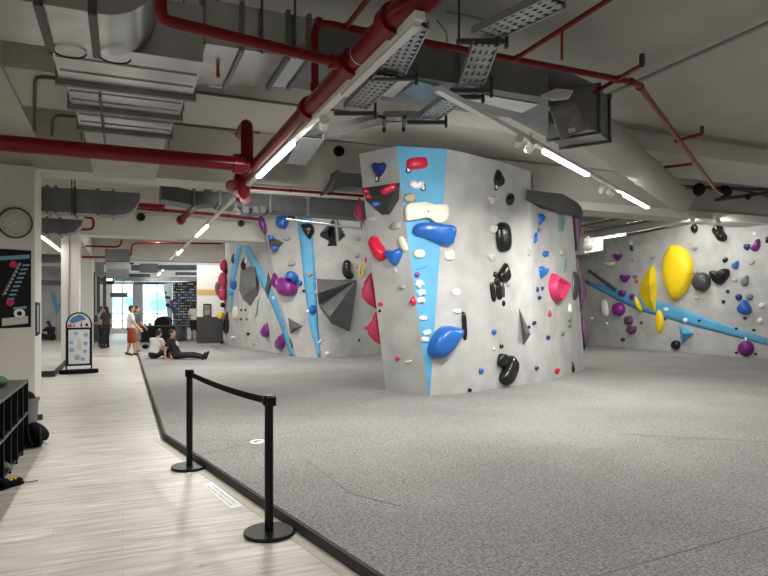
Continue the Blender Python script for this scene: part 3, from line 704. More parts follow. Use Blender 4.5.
pyramid(M_DARKV, [(287.5, 317), (303.5, 325.7), (290, 334.5)], (293, 328.5), .35, 'dark grey pyramid low beside the crossing blue stripe', 'b')
facets('climbing_volume', [(288.3, 335.5, 0), (294.3, 350.5, 0), (291.5, 348.5, 0), (290.5, 341, .15)], [(0, 3, 1), (1, 3, 2), (2, 3, 0), (0, 1, 2)], M_DARKV, 'narrow dark sliver volume under the low pyramid', 'b')
# -- the walkway wall
facets('climbing_volume', [(240.5, 268, 0), (255, 262, 0), (258.8, 285, 0), (257.5, 297, 0), (251, 307.5, 0), (243, 300, 0), (239, 290, 0), (244, 287.5, .55), (256, 286, .45), (244, 296, .5)],
       [(0, 1, 8, 7), (1, 2, 8), (2, 3, 8), (3, 4, 9, 8), (4, 5, 9), (5, 6, 9), (6, 7, 9), (6, 0, 7), (7, 8, 9), (6, 5, 4, 3, 2, 1, 0)], M_DARKV, 'large dark grey many-sided volume between the two crossing stripes', 's')
facets('climbing_volume', [(268, 268, 0), (271.3, 280, 0), (270.8, 290, 0), (267.5, 300.5, 0), (263.5, 291, 0), (266, 280, 0), (269, 286, .3)], [(0, 1, 6), (1, 2, 6), (2, 3, 6), (3, 4, 6), (4, 5, 6), (5, 0, 6), (5, 4, 3, 2, 1, 0)], mat('charcoal_volume', (.045, .045, .046), .6), 'narrow black volume at the edge of the diagonal stripe', 's')
hold('black', 'drop', 226.6, 322.5, 6, 23, -4, .4, 'long black lens-shaped volume near the end of the walkway wall', w_='s', vol=True)
de = 25.0
loose('pink', [(220.3, 262), (223, 259), (226, 261), (226.2, 268), (224, 272), (220.5, 269)], de, .15, 'topmost pink ball hold at the end of the walkway wall', 's', name='climbing_hold')
loose('pink', [(218.3, 280), (220.5, 273.5), (225, 272.5), (226, 280), (225, 287), (220.5, 286)], de, .15, 'middle pink ball hold at the end of the walkway wall', 's', name='climbing_hold')
loose('pink', [(218, 294), (220, 288.8), (225, 287.6), (225.8, 294), (224.5, 300), (220, 299.4)], de, .15, 'lowest pink ball hold at the end of the walkway wall', 's', name='climbing_hold')
loose('brown', [(215, 288), (217, 281.5), (219.5, 284), (219.8, 292), (217.5, 295.5)], de+.4, .12, 'brown disc volume behind the pink balls', 's')
loose('black', [(220.3, 304), (222, 302.5), (223.6, 304.5), (222.5, 307.5), (220.8, 306.5)], de, .08, 'black knob below the lowest pink ball', 's', name='climbing_hold')
loose('yellow', [(217.5, 314), (221, 312), (223, 315.5), (221, 319), (218, 318)], de, .08, 'small yellow hold at the end of the walkway wall', 's', name='climbing_hold')
loose('black', [(220, 341), (222.3, 340.3), (222.5, 343.5), (220.5, 344)], de, .08, 'black foothold at the foot of the walkway wall end', 's', name='climbing_hold')
hold('black', 'drop', 226.8, 268.5, 4.5, 11, 0, .4, 'black green hold in the stripe top at the walkway wall end', w_='s')
hold('charcoal', 'drop', 233.5, 258.5, 4.5, 10, 0, .4, 'dark upright hold on the vertical blue stripe', w_='s')
hold('black', 'drop', 244.6, 263, 6, 14, -12, .5, 'tall black hold between the crossing stripes', w_='s')
hold('white', 'drop', 246.3, 259, 2.5, 9, -12, .5, 'slim white hold against the tall black one', w_='s')
hold('blue', 'rock', 233.6, 284.8, 5.5, 9.5, 0, .5, 'small blue hold at the lower vertical stripe', w_='s')
hold('sky', 'rock', 231, 291.5, 5, 8, 0, .4, 'pale blue hold under the small blue one', w_='s')
hold('cream', 'pill', 235, 313, 4.5, 13, 0, .45, 'cream upright hold near the end of the walkway wall', w_='s')
hold('white', 'ell', 233, 337.4, 3, 3, 0, .5, 'small white foothold low on the walkway wall', w_='s')
for px, py, wh in ((241.3, 310, 'upper outer'), (245.8, 310, 'upper inner'), (241, 319, 'lower outer'), (247, 319.2, 'lower inner')):
    hold('charcoal', 'ell', px, py, 2.4, 2.8, 0, .5, wh+' of four tiny dark pegs under the many-sided volume', w_='s')
hold('black', 'rock', 248.3, 334, 3, 3.5, 0, .5, 'tiny black foothold low on the walkway wall', w_='s')
hold('grey', 'rock', 254, 343.4, 2.5, 2.5, 0, .5, 'tiny grey foothold at the foot of the walkway wall', w_='s')
hold('purple', 'drop', 266.5, 329.5, 9.5, 15.5, -8, .6, 'upper purple teardrop with a dark flank on the walkway wall', w_='s')
hold('purple', 'drop', 280.8, 341, 9, 16, -12, .6, 'lower purple teardrop by the crossing stripe', w_='s')
hold('white', 'rock', 274, 297.6, 3, 4, 0, .4, 'small white hold on the diagonal stripe below the black volume', w_='s')
hold('green', 'rock', 284, 326.5, 2.8, 5, 0, .4, 'tiny green hold low on the diagonal stripe', w_='s')
# -- the long side wall
R = dict(w_='r')
hold('purple', 'tri', 617.7, 257.3, 9.5, 7.5, 0, .5, 'topmost purple heart hold on the long side wall', **R)
hold('purple', 'tri', 625, 278.3, 10.5, 8, 0, .5, 'second purple heart hold next to the yellow lens', **R)
hold('purple', 'rock', 622.2, 293.3, 7.5, 7, 0, .5, 'purple round hold on the start of the blue stripe', **R)
hold('purple', 'rock', 632, 296.8, 4.5, 7, 0, .5, 'small dark purple hold touching the yellow crescent', **R)
hold('magenta', 'ell', 618.5, 309.2, 11.5, 13.5, 0, .55, 'big glossy magenta ball below the blue stripe', **R)
hold('plum', 'box', 628.5, 320.3, 7.5, 8.5, 10, .5, 'square dull purple hold below the magenta ball', **R)
hold('plum', 'rock', 631.5, 329.6, 9, 9, 0, .5, 'pointed dull purple hold under the square one', **R)
hold('charcoal', 'ell', 623, 339.5, 4, 4, 0, .5, 'lone dark foothold low under the purple holds', **R)
hold('charcoal', 'ell', 641.4, 322.6, 3.2, 2.6, 0, .5, 'tiny dark peg beside the dull purple holds', **R)
facets('climbing_volume', [(587.5, 271.5, 0), (589.5, 268.8, 0), (617, 288.3, 0), (615, 292, 0), (588.5, 270, .3), (616, 290, .3)], [(0, 4, 5, 3), (4, 1, 2, 5), (0, 1, 4), (2, 3, 5), (0, 3, 2, 1)], M_DARKV, 'long dark grey beam volume slanting above the blue stripe', 'r')
hold('cream', 'moon', 609.3, 263, 11, 6.5, -28, .45, 'cream crescent hold above the slanting beam volume', **R)
hold('charcoal', 'drop', 631.5, 247.5, 3.5, 8, 10, .5, 'small black hold beneath the pale one under the ceiling', **R)
hold('lightgrey', 'drop', 630.3, 242.8, 3.5, 6, 0, .5, 'pale hold highest beside the ceiling pipes', **R)
hold('grey', 'tri', 633, 260.6, 4.5, 3.5, 0, .5, 'small grey knob beside the topmost purple heart', **R)
hold('grey', 'tri', 653, 258, 5, 3.5, 0, .5, 'small grey knob above the narrower yellow lens', **R)
hold('tan', 'ell', 654.5, 235, 2.6, 4, 0, .5, 'tiny tan peg under the beam', **R)
hold('slate', 'tri', 635.2, 276.8, 5, 4, 0, .5, 'small blue grey knob next to the narrower yellow lens', **R)
hold('red', 'ell', 637, 281, 3.2, 3.6, 0, .5, 'tiny red peg next to the narrower yellow lens', **R)
hold('white', 'pill', 605, 308.5, 6, 17, 8, .5, 'long white oval hold near the far end of the wall', **R)
hold('white', 'ell', 591.5, 318.5, 3.5, 3.5, 0, .4, 'first tiny white peg near the far end of the wall', **R)
hold('white', 'ell', 607, 323.5, 2.4, 3, 0, .4, 'second tiny white peg near the far end of the wall', **R)
hold('yellow', 'soft', 677, 273, 0, 0, 0, .35, 'largest yellow lens-shaped volume on the long side wall', pts=[(671.6, 245.3), (678, 246), (686.5, 251), (691.6, 262), (692.3, 273), (689, 285), (683, 295), (673.5, 300), (668, 290), (664, 277), (664.3, 260), (668, 250)], vol=True, shift=(-.1, 0), **R)
facets('climbing_volume', [(654.2, 263, 0), (657, 280, 0), (657, 300, 0), (655.8, 314.2, 0), (645, 307.5, 0), (638.6, 297, 0), (639, 285, 0), (645.5, 272, 0), (650, 270, .25), (649.5, 285, .45), (651, 300, .3)],
       [(0, 1, 9, 8), (1, 2, 10, 9), (2, 3, 10), (3, 4, 10), (4, 5, 9, 10), (5, 6, 9), (6, 7, 8, 9), (7, 0, 8), (7, 6, 5, 4, 3, 2, 1, 0)], HC['yellow'], 'narrower yellow half lens volume beside the largest one', 'r')
hold('yellow', 'soft', 638, 304, 0, 0, 0, .5, 'small yellow crescent hanging off the narrower lens', pts=[(635, 296.5), (638, 298.5), (641, 305), (642.6, 311.5), (639, 310.5), (635.5, 306), (634, 300.5)], at=(hit(638, 304)[0]-CAM).dot(FV)-.15, **R)
hold('yellow', 'soft', 660, 321, 0, 0, 0, .5, 'small yellow drop below the blue stripe', pts=[(658, 310.2), (661, 312), (664, 320), (663, 327), (659.5, 333), (657, 327), (656.3, 317)], **R)
hold('navy', 'ell', 665, 318.8, 2.6, 3.4, 0, .5, 'tiny navy peg touching the yellow drop', **R)
hold('black', 'ell', 694.4, 228.5, 6.5, 9.5, 0, .5, 'round black hold right under the beam', **R)
hold('black', 'soft', 719.5, 233, 0, 0, 0, .6, 'black bone-shaped hold right under the beam', pts=[(713.6, 228), (716.5, 224.3), (721, 225), (722, 230), (724.5, 233.5), (726, 237), (724.5, 241), (720, 241.5), (717.5, 237.5), (714.5, 233)], **R)
hold('grey', 'rock', 694.8, 248, 5.5, 4.5, 0, .5, 'small grey knob beside the tip of the largest yellow lens', **R)
hold('grey', 'rock', 695.3, 272, 5.5, 4.5, 0, .5, 'small grey knob above the big black ball', **R)
hold('black', 'rock', 725.3, 260, 4.5, 6.5, -25, .5, 'small black wedge above the black heart', **R)
hold('blue', 'drop', 736, 264.6, 7, 9, -30, .5, 'small blue slanted hold beside the black wedge', **R)
hold('purple', 'moon', 755.5, 245.3, 10, 11.5, 10, .5, 'purple crescent hold high near the picture edge', **R)
hold('navy', 'rock', 747, 247, 6, 7, 0, .5, 'dark navy hold touching the purple crescent', **R)
hold('white', 'rock', 755, 233.5, 4, 4.5, 0, .5, 'small white hold above the purple crescent', **R)
hold('tan', 'rock', 751.5, 262.4, 6.5, 5, 0, .5, 'upper tan knob below the purple crescent', **R)
hold('tan', 'rock', 735, 280, 5.5, 4.5, 0, .5, 'lower tan knob beside the black heart', **R)
hold('charcoal', 'ell', 701.5, 282, 16.5, 19.5, 0, .5, 'big glossy black ball on the long side wall', **R)
hold('black', 'soft', 719.5, 276, 0, 0, 0, .5, 'wide black heart hold beside the big black ball', pts=[(710, 272.5), (714, 270.5), (719, 272), (724, 268.5), (728.2, 270), (728.5, 275.5), (724.5, 281.5), (719.5, 285), (714.5, 281.5)], **R)
hold('slate', 'drop', 745.3, 280.3, 8.5, 11, -25, .55, 'blue grey pointed hold beside the lower tan knob', **R)
hold('black', 'ell', 728, 291.4, 3.4, 3.4, 0, .5, 'tiny black peg under the wide black heart', **R)
hold('navy', 'ell', 738.9, 297.2, 6.2, 6.4, 0, .5, 'first small round navy ear above the big blue hold', **R)
hold('slate', 'ell', 749.6, 296.8, 6.4, 6.8, 0, .5, 'second small round grey blue ear above the big blue hold', **R)
hold('blue', 'drop', 744.6, 307, 14.5, 15, 0, .5, 'big blue rounded hold under two small round ones', **R)
hold('black', 'ell', 723.6, 301.8, 3.4, 3.6, 0, .5, 'tiny black peg right of the big black ball', **R)
hold('grey', 'ell', 696.2, 298.2, 3.6, 2.8, 0, .5, 'tiny grey peg below the big black ball', **R)
hold('white', 'ell', 762, 305.5, 5.5, 5, 0, .5, 'upper small white ball beside the big blue hold', **R)
hold('white', 'ell', 760.4, 320.5, 5, 5.5, 0, .5, 'lower small white ball near the blue stripe end', **R)
for px, py, l in ((745, 318.3, 'tiny black peg directly under the big blue hold'), (736.5, 328.7, 'tiny black peg on the narrow end of the stripe'), (754, 330, 'tiny black peg just above the stripe end'), (699.6, 320.6, 'tiny dark peg in the middle of the blue stripe'), (736.4, 352.6, 'tiny black peg on one side of the purple ball'), (755.8, 354, 'tiny black peg on the other side of the purple ball')):
    hold('black', 'ell', px, py, 3, 2.6, 0, .5, l, **R)
hold('white', 'ell', 685.5, 320.2, 4.4, 4.6, 0, .5, 'white round peg on the blue stripe by the blue pyramid', **R)
hold('white', 'pill', 666.5, 309.2, 5.5, 3.6, 0, .3, 'white chip hold on the blue stripe below the largest lens', **R)
hold('purple', 'ell', 746, 348.5, 14.2, 15.5, 0, .55, 'purple ball hold just above the padded floor', **R)
hold('white', 'moon', 745.6, 340.2, 6, 3.4, 60, .4, 'white chalky chip on top of the purple ball', **R)
hold('black', 'ell', 675.8, 345, 8.4, 9.5, 0, .55, 'black ball hold just above the padded floor', **R)
pyramid(HC['sky'], [(678.8, 324), (695, 333.4), (681.2, 346.5)], (683, 333.5), .4, 'light blue three-sided pyramid below the stripe', 'r')
hold('black', 'ell', 767, 240, 3, 7, 0, .5, 'black hold cut by the picture edge near the purple crescent', **R)
# ------------------------------------------------------------------ ducts, pipes, trays and lights under the ceiling
def V(*a): return Vector(a)
def prismduct(root, name, lo, hi, m, bevel=.0): 
    return MB().box(lo, hi).make(name, m, root, bevel=bevel)
def flange_x(root, x, lo, hi, m=M_GALVD, t=.025, e=.035):
    (y0, z0), (y1, z1) = lo, hi; b = MB()
    b.box((x-t, y0-e, z0-e), (x+t, y1+e, z0+.001)); b.box((x-t, y0-e, z1), (x+t, y1+e, z1+e)); b.box((x-t, y0-e, z0), (x+t, y0+.001, z1)); b.box((x-t, y1, z0), (x+t, y1+e, z1))
    return b.make('flange', m, root)
def flange_y(root, y, lo, hi, m=M_GALVD, t=.03, e=.04):
    (x0, z0), (x1, z1) = lo, hi; b = MB()
    b.box((x0-e, y-t, z0-e), (x1+e, y+t, z0+.001)); b.box((x0-e, y-t, z1), (x1+e, y+t, z1+e)); b.box((x0-e, y-t, z0), (x0+.001, y+t, z1)); b.box((x1, y-t, z0), (x1+e, y+t, z1))
    return b.make('flange', m, root)
def rods(root, pts, z0, z1=SLAB, r=.008):
    for x, y in pts: MB().tube([V(x, y, z0), V(x, y, z1)], r, 6).make('hanger_rod', M_STEEL, root)

# big silver duct with a bend, nearest the camera
D1Z0, D1Z1 = 3.72, 4.12
y0, y1 = 4.88, 5.66
r = empty('air_duct', (-1.5, 5.3, D1Z0), 'shiny silver duct that bends up at its end, hanging nearest the camera', 'duct')
pr = [(-5.5, D1Z0), (-.14, D1Z0)]+[(-.14+.40*math.sin(k*math.pi/24), D1Z0+.42-.42*math.cos(k*math.pi/24)) for k in range(1, 13)]+[(.26, SLAB-.02), (-.42, SLAB-.02), (-.42, D1Z1+.18), (-.60, D1Z1), (-5.5, D1Z1)]
MB().prism([V(x, y0, z) for x, z in pr], V(0, y1-y0, 0)).make('duct_body', M_GALV, r, autosm=True)
for x in (-.54, -.20): flange_x(r, x, (y0, D1Z0), (y1, D1Z1), M_STEEL, .03, .03)
rods(r, [(-1.60, y0-.05), (-1.60, y1+.05), (-.54, y0-.05), (-.54, y1+.05)], D1Z0-.04, r=.014)
for c, ww in ((V(-.40, y1+.02, D1Z0-.01), .12), (V(-.06, y1-.03, D1Z0-.02), .12)):
    MB().tube([c+V(math.cos(a)*ww, 0, math.sin(a)*.05) for a in [math.pi*1.0+k*math.pi/8 for k in range(9)]], .008, 6).make('cable_loop', M_BLACK, r)

# stepped duct that runs away over the walkway
r = empty('air_duct', (0, 8, 3.82), 'wide silver duct with cross ribs running along above the walkway', 'duct')
segs = [(5.72, 6.75, -.56, .66), (6.75, 7.6, -.52, .60), (7.6, 8.55, -.49, .56), (8.55, 11.7, -.46, .53)]
for i, (a, b, x0, x1) in enumerate(segs):
    z0, z1 = 3.80+.02*i, 4.30; prismduct(r, 'duct_section', (x0, a, z0), (x1, b, z1), M_DUCTW if i == 3 else M_GALV); flange_y(r, b-.03 if i < 3 else 9.9, (x0, z0), (x1, z1))
    for k in (1, 2): MB().box((x0+.02, a+(b-a)*k/3-.012, z0-.012), (x1-.02, a+(b-a)*k/3+.012, z0)).make('stiffening_rib', M_GALV, r) if i < 3 else None
rods(r, [(-.52, 7.2), (.62, 7.2), (-.5, 9.0), (.58, 9.0)], 3.8)
MB().tube([V(-.22, 7.0, 3.79), V(-.22, 7.9, 3.79), V(-.22, 9.3, 3.81)], .014, 6).make('cable', M_STEEL, r)

# cross ducts beyond the middle beam
r = empty('air_duct', (-1.6, 13.6, 3.4), 'dull grey cross duct with a bent end beside the clock pier', 'duct')
a0, a1 = ony(38, 200, 13.5), ony(118, 200, 13.5)
prismduct(r, 'duct_body', (a0.x-1, 13.5, 3.46), (a1.x, 14.0, 3.93), M_GALVD)
bx = a1.x; el = MB(); prof = []
for k in range(9):
    a = math.pi/2*k/8; prof.append((bx+math.sin(a)*.42, 14.0-.5*0, 0)); 
pts = [(bx, 3.46)]+[(bx+.42*math.sin(math.pi/2*k/8), 3.93-.47*math.cos(math.pi/2*k/8)) for k in range(9)]+[(bx, 3.93)]
el.prism([V(x, 13.5, z) for x, z in pts], V(0, .5, 0)); el.make('bend', M_GALVD, r)
for px in (47, 56, 75, 98, 113): flange_x(r, ony(px, 200, 13.5).x, (13.5, 3.46), (14.0, 3.93), M_STEEL if px == 75 else M_GALVD)
rods(r, [(ony(72, 200, 13.5).x, 13.45), (ony(75, 200, 13.5).x, 13.45)], 3.4, 4.7, .012)
r = empty('air_duct', (-2.0, 15, 3.2), 'small dull duct tucked below the cross duct by the clock pier', 'duct')
b0, b1 = ony(40, 220, 15.0), ony(66, 220, 15.0)
pts = [(b0.x-.6, 3.20), (b1.x, 3.20), (b1.x+.18, 3.26), (b1.x+.30, 3.40), (b1.x+.33, 3.52), (b0.x-.6, 3.52)]
MB().prism([V(x, 15.0, z) for x, z in pts], V(0, .5, 0)).make('duct_body', M_GALVD, r)
for px in (47, 60): flange_x(r, ony(px, 220, 15.0).x, (15.0, 3.20), (15.5, 3.52))
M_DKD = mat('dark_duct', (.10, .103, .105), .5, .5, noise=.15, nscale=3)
r = empty('air_duct', (1.3, 14.4, 3.9), 'dull grey duct with a sloping shoulder running off behind the valve cluster', 'duct')
c0, c1, c2, c3 = ony(161, 190, 14.3), ony(194, 200, 14.3), ony(222, 198, 14.3), ony(345, 208, 14.3)
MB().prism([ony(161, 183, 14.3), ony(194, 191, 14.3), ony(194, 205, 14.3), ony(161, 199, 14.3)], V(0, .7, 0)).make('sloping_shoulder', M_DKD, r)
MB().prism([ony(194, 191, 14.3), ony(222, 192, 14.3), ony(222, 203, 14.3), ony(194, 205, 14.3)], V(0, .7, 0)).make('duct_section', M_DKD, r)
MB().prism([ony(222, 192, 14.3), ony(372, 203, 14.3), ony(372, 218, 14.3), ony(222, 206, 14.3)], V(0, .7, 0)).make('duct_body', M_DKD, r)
for px, ya, yb in ((194, 190, 206), (220, 191, 204), (243, 193, 209), (270, 195, 211), (308, 198, 214)):
    p = ony(px, ya, 14.28); q = ony(px, yb, 14.28); MB().box((p.x-.03, 14.25, q.z-.03), (p.x+.03, 15.02, p.z+.03)).make('flange', M_GALVD, r)
for px in (245, 255, 262): 
    q = ony(px, 206, 14.3); MB().box((q.x-.07, 14.2, q.z-.16), (q.x+.07, 14.9, q.z-.02)).make('vent_boot', M_GALVD, r)
r = empty('vent_hood', ony(345, 182, 12.9), 'grey sheet metal hood between the beam and the wall island', 'duct')
MB().prism([ony(338, 172, 11.9), ony(362, 174, 11.9), ony(362, 187, 11.9), ony(340, 187, 11.9), ony(325, 194, 11.9)], V(0, .4, 0)).make('hood_body', M_GALVD, r)
flange_x(r, ony(338, 180, 11.9).x, (11.9, ony(338, 187, 11.9).z), (12.3, ony(338, 172, 11.9).z))

# large cross duct that feeds the round fabric duct
YD, ZD = 5.98, 4.08
r = empty('air_duct', (2.8, 6.3, ZD), 'long grey cross duct behind the big red pipe, feeding the round fabric duct', 'duct')
xs = .66; xe = ony(572, 100, YD).x
prismduct(r, 'duct_body', (1.75, YD, ZD), (xe-.35, YD+.82, ZD+.42), M_GALVD)
MB().prism([V(xs, YD, ZD), V(1.75, YD, ZD), V(1.75, YD+.82, ZD), V(xs, YD+1.15, ZD)], V(0, 0, .42)).make('widening_section', M_GALV, r)
for px in (203, 242, 288, 309, 480): flange_x(r, ony(px, 60, YD).x, (YD, ZD), (YD+.82+(.3 if px < 260 else .1 if px < 300 else 0), ZD+.42), M_GALVD, .02, .03)
rods(r, [(ony(262, 40, YD-.05).x, YD-.05), (ony(295, 40, YD-.05).x, YD-.05), (ony(396, 60, YD-.05).x, YD-.05), (ony(459, 70, YD-.05).x, YD-.05)], ZD-.03, SLAB, .013)
pn = MB(); pn.prism([onz(402, 92, ZD-.004), onz(418, 80.5, ZD-.004), onz(443, 87, ZD-.004), onz(422, 98.5, ZD-.004)], V(0, 0, -.01)); pn.make('blue_panel', mat('pale_blue_sheet', (.30, .46, .62), .5), r)
pn = MB(); pn.prism([onz(382, 95, ZD-.004), onz(399, 78.5, ZD-.004), onz(410.5, 80.5, ZD-.004), onz(393, 96.5, ZD-.004)], V(0, 0, -.01)); pn.make('white_panel', M_WHITE, r)
pn = MB(); pn.prism([onz(468, 99, ZD-.004), onz(476, 93, ZD-.004), onz(556, 107, ZD-.004), onz(536, 116, ZD-.004)], V(0, 0, -.008)); pn.make('lit_underside', mat('lit_underside_sheet', (.62, .63, .63), .4, .2, noise=.1), r)  # light on the duct's underside, put in as a paler sheet
# damper box
ax = onz(586, 123.5, 4.12); bx_ = onz(679, 199, 4.12); dirv = (bx_-ax); dirv.z = 0; dirv.normalize(); sd = dirv.cross(UP).normalized()
r = empty('damper_box', ax, 'grey sheet metal damper box joining the cross duct to the round fabric duct', 'duct')
cen = ax-dirv*.05; hw, hh_ = .31, .29
fa = [cen+sd*(i*hw)+UP*(j*hh_) for i, j in ((-1, -1), (1, -1), (1, 1), (-1, 1))]
bk4 = [p-dirv*.62 for p in fa]
inlet = [V(xe-.5, YD+.02, ZD), V(xe-.35, YD+.8, ZD), V(xe-.35, YD+.8, ZD+.42), V(xe-.5, YD+.02, ZD+.42)]
MB().prism(fa, -dirv*.55).make('box_body', M_GALVD, r)
cb = cen-dirv*.55
mid4 = [cb+sd*(i*hw)+UP*(j*hh_) for i, j in ((-1, -1), (1, -1), (1, 1), (-1, 1))]
m2 = MB(); m2.add(mid4+[V(xe-.35, YD, ZD), V(xe-.35, YD, ZD+.42), V(xe-.35, YD+.8, ZD+.42), V(xe-.35, YD+.8, ZD)], [(0, 3, 5, 4), (3, 2, 6, 5), (2, 1, 7, 6), (1, 0, 4, 7), (4, 5, 6, 7), (3, 0, 1, 2)]); m2.make('transition_piece', M_GALVD, r)
for t in (0, .5):
    b = MB(); c = cen-dirv*t
    b.obox(c+UP*hh_, sd*(hw+.04), dirv*.02, UP*.03); b.obox(c-UP*hh_, sd*(hw+.04), dirv*.02, UP*.03); b.obox(c+sd*hw, sd*.03, dirv*.02, UP*hh_); b.obox(c-sd*hw, sd*.03, dirv*.02, UP*hh_); b.make('flange', M_STEEL, r)
MB().obox(cen-sd*(hw+.008)-dirv*.28+UP*.05, sd*.004, dirv*.07, UP*.06).make('rating_sticker', HC['white'], r)
c5 = onz(569, 127, 3.98); u5 = (onz(590, 122, 3.98)-c5).normalized(); 
MB().prism([W(552, 112, 7.0), W(577, 106.5, 7.3), W(591, 128, 7.2), W(561, 140, 6.9)], V(.05, .12, .10)).make('access_door', M_GALV, r)
MB().prism([W(568, 129, 6.88), W(574, 127, 6.91), W(575, 131, 6.9), W(569, 133, 6.87)], V(.0, -.01, -.005)).make('door_sticker', HC['white'], r)
# round fabric duct
r = empty('fabric_duct', ax, 'round pale fabric duct slanting from the damper box to the middle beam', 'duct')
end = ax+dirv*((10.7-ax.y)/dirv.y)
path = [ax+dirv*.02+(end-ax)*k/46 for k in range(47)]
rad = [.265+.008*math.sin(k*1.7)+.006*math.sin(k*.61) for k in range(47)]
MB().tube(path, rad, 28).make('duct_sleeve', M_FABD, r, smooth=True)
MB().tube([ax-dirv*.02, ax+dirv*.05], .285, 28).make('collar', M_GALVD, r, smooth=False)
# white card lamps stuck by the duct end
def ceiling_plate(px, py, z, w, d, label):
    p = onz(px, py, z); o = MB().box((p.x-w, p.y-d, z), (p.x+w, p.y+d, z+.03)).make('ceiling_plate', HC['white']); recentre(o); tag(o, label, 'panel'); return o
o = MB().prism([W(541, 97, 5.8), W(556, 90.5, 6.0), W(573, 92, 6.0), W(568, 99.5, 5.8), W(552, 101, 5.75)], V(0, 0, .02)).make('ceiling_plate', HC['white']); recentre(o); tag(o, 'flat white plate hanging under the cross duct end on a red drop pipe', 'panel')
o = MB().prism([W(209, 86, 8.0), W(211, 80.5, 8.0), W(230, 83, 8.0), W(227.5, 88.5, 8.0)], V(0, .03, 0)).make('ceiling_plate', HC['white']); recentre(o); tag(o, 'small white plate at the beam edge beside the red drop pipe', 'panel')

# ---- red sprinkler pipes
def pipe(pts, rad, label, couplings=(), bend=.18, name='sprinkler_pipe', m=None, extra=None):
    pts = [Vector(p) for p in pts]; r = empty(name, pts[0], label, 'pipe', None if name != 'sprinkler_pipe' else 'red sprinkler pipes')
    run = MB().tube(roundpath(pts, bend), rad, 16).make('pipe_run', m or M_RED, r, smooth=False, autosm=True)
    for (i, t) in couplings:
        a, b = pts[i], pts[i+1]; c = a.lerp(b, t); u = (b-a).normalized()
        MB().tube([c-u*rad*.7, c+u*rad*.7], rad*1.35, 16).make('coupling', m or M_RED, run, autosm=True)
    return r
X1, Z1 = 1.67, 3.55
yP = 8.47
pA = V(X1, 3.95, Z1); pB = V(X1, 9.35, Z1)
r = pipe([V(X1+.15, 3.5, 4.9), V(X1+.14, 3.5, Z1+.02), V(X1, 3.66, Z1), pB], .082, 'thickest red pipe, running away overhead beside the white light strip', [(2, .03), (2, .17), (2, .385)], .16)
MB().tube([V(X1, 4.43, Z1), V(X1, 4.438, Z1)], .0828, 20).make('white_band', HC['white'], r)
b = MB(); b.tube([V(X1, 9.35, Z1), V(X1, 9.48, Z1)], .14, 14); v = b.make('valve_flange', M_RED, r)
b = MB(); b.tube([V(X1, 9.35, Z1), V(X1, 9.5, Z1-.32)], .10, 12); b.make('valve_body', M_RED, r)
for k in range(3):
    c = V(X1-.18+.1*k, 9.45, Z1-.12-.09*k); MB().tube([c, c+V(0, -.06, 0)], .085, 10).make('valve_wheel', M_RED, r)
MB().tube(roundpath([V(X1-.12, yP, Z1), V(X1-.12, yP, 4.10), V(X1-.12, yP+.5, 4.10)], .1), .085, 14).make('riser', M_RED, r, autosm=True)
yP = 8.47
pipe([V(-4.6, yP, Z1), V(X1-.08, yP, Z1)], .098, 'thick dark red cross pipe below the ribbed duct', [(0, .975)])
pipe([V(.235, 4.42, 4.6), V(.235, 4.42, Z1), V(X1-.07, 4.66, Z1)], .042, 'thin red cross pipe from the silver bend to the thickest pipe', [(1, .95)], .07)
z6 = 4.32; y6 = 5.70
xa = X1+.04
pipe([V(X1, 5.64, Z1+.06), V(X1, 5.66, z6), V(onz(632, 85, z6).x, y6, z6), onz(716, 190, z6), onz(722, 194, z6)], .036, 'long thin red pipe rising off the thickest pipe and turning along the ceiling', [(0, .12), (1, .01), (1, .14), (1, .93), (1, .975), (2, .02), (2, .97)], .14)
def branch(p, q, label, head=True):
    r = pipe([p, q], .026, label, [(0, .03)])
    if head:
        t = MB(); t.tube([q, q+UP*.12], .03, 8); t.make('sprinkler_head', M_STEEL, r)
p = onz(345, 28, z6); branch(V(p.x, y6, z6), V(p.x, 4.0, z6), 'short red branch coming forward beside the thickest pipe', False)
p = onz(512, 61, z6); branch(V(p.x, y6, z6), V(p.x, 3.2, z6), 'red branch coming forward under the perforated tray', False)
q = onz(560, 29, z6); pipe([V(p.x, q.y, z6), V(p.x, q.y, 4.02)], .014, 'slim red drop pipe hanging over the cross duct end', m=mat('rusty_red', (.30, .045, .02), .5))
p = onz(622, 78, z6); branch(onz(590, 95, z6), onz(642, 65, z6), 'short red branch with a sprinkler head above the damper box')
branch(onz(676, 141, z6), onz(702, 134, z6), 'red side branch under the front beam, first from the corner joint')
branch(onz(692, 164, z6), onz(659, 168, z6), 'red side branch beside the fabric duct, second from the corner joint')
pipe([W(217.5, 0, 6.35), W(218, 77, 6.35)], .017, 'slim rusty red drop pipe in front of the widening duct', [(0, .97)], m=mat('rusty_red', (.30, .045, .02), .5))
pipe([V(ony(250, 190, 12.28).x, 12.28, ony(290, 190.5, 12.28).z), V(5.0, 12.28, ony(290, 190.5, 12.28).z)], .03, 'thin red pipe fixed along the face of the middle beam', [(0, .3), (0, .6)])
zq = ony(93, 229, 19.0).z
pipe([ony(42, 229, 18.9), ony(93.5, 229.5, 18.9), ony(93.5, 218, 18.9), ony(84, 217, 18.9)], .035, 'red pipe with an upturned end in front of the near column', [], .2)
MD = [(V(.66, 9.12, 4.66), V(3.4, 9.12, 4.66), 'brown conduit on the near edge of the front beam'), (V(.66, 10.82, 4.66), V(2.2, 10.82, 4.66), 'brown conduit on the rear edge of the front beam')]
pipe([ony(82, 246, 24), ony(121, 247, 24), ony(122, 235, 24)], .035, 'upper thin red pipe in the far walkway bay', [], .2)
pipe([ony(82, 257, 25), ony(131, 257.5, 25), ony(132, 243, 25), ony(222, 243.5, 25)], .035, 'lower thin red pipe in the far walkway bay', [], .2)
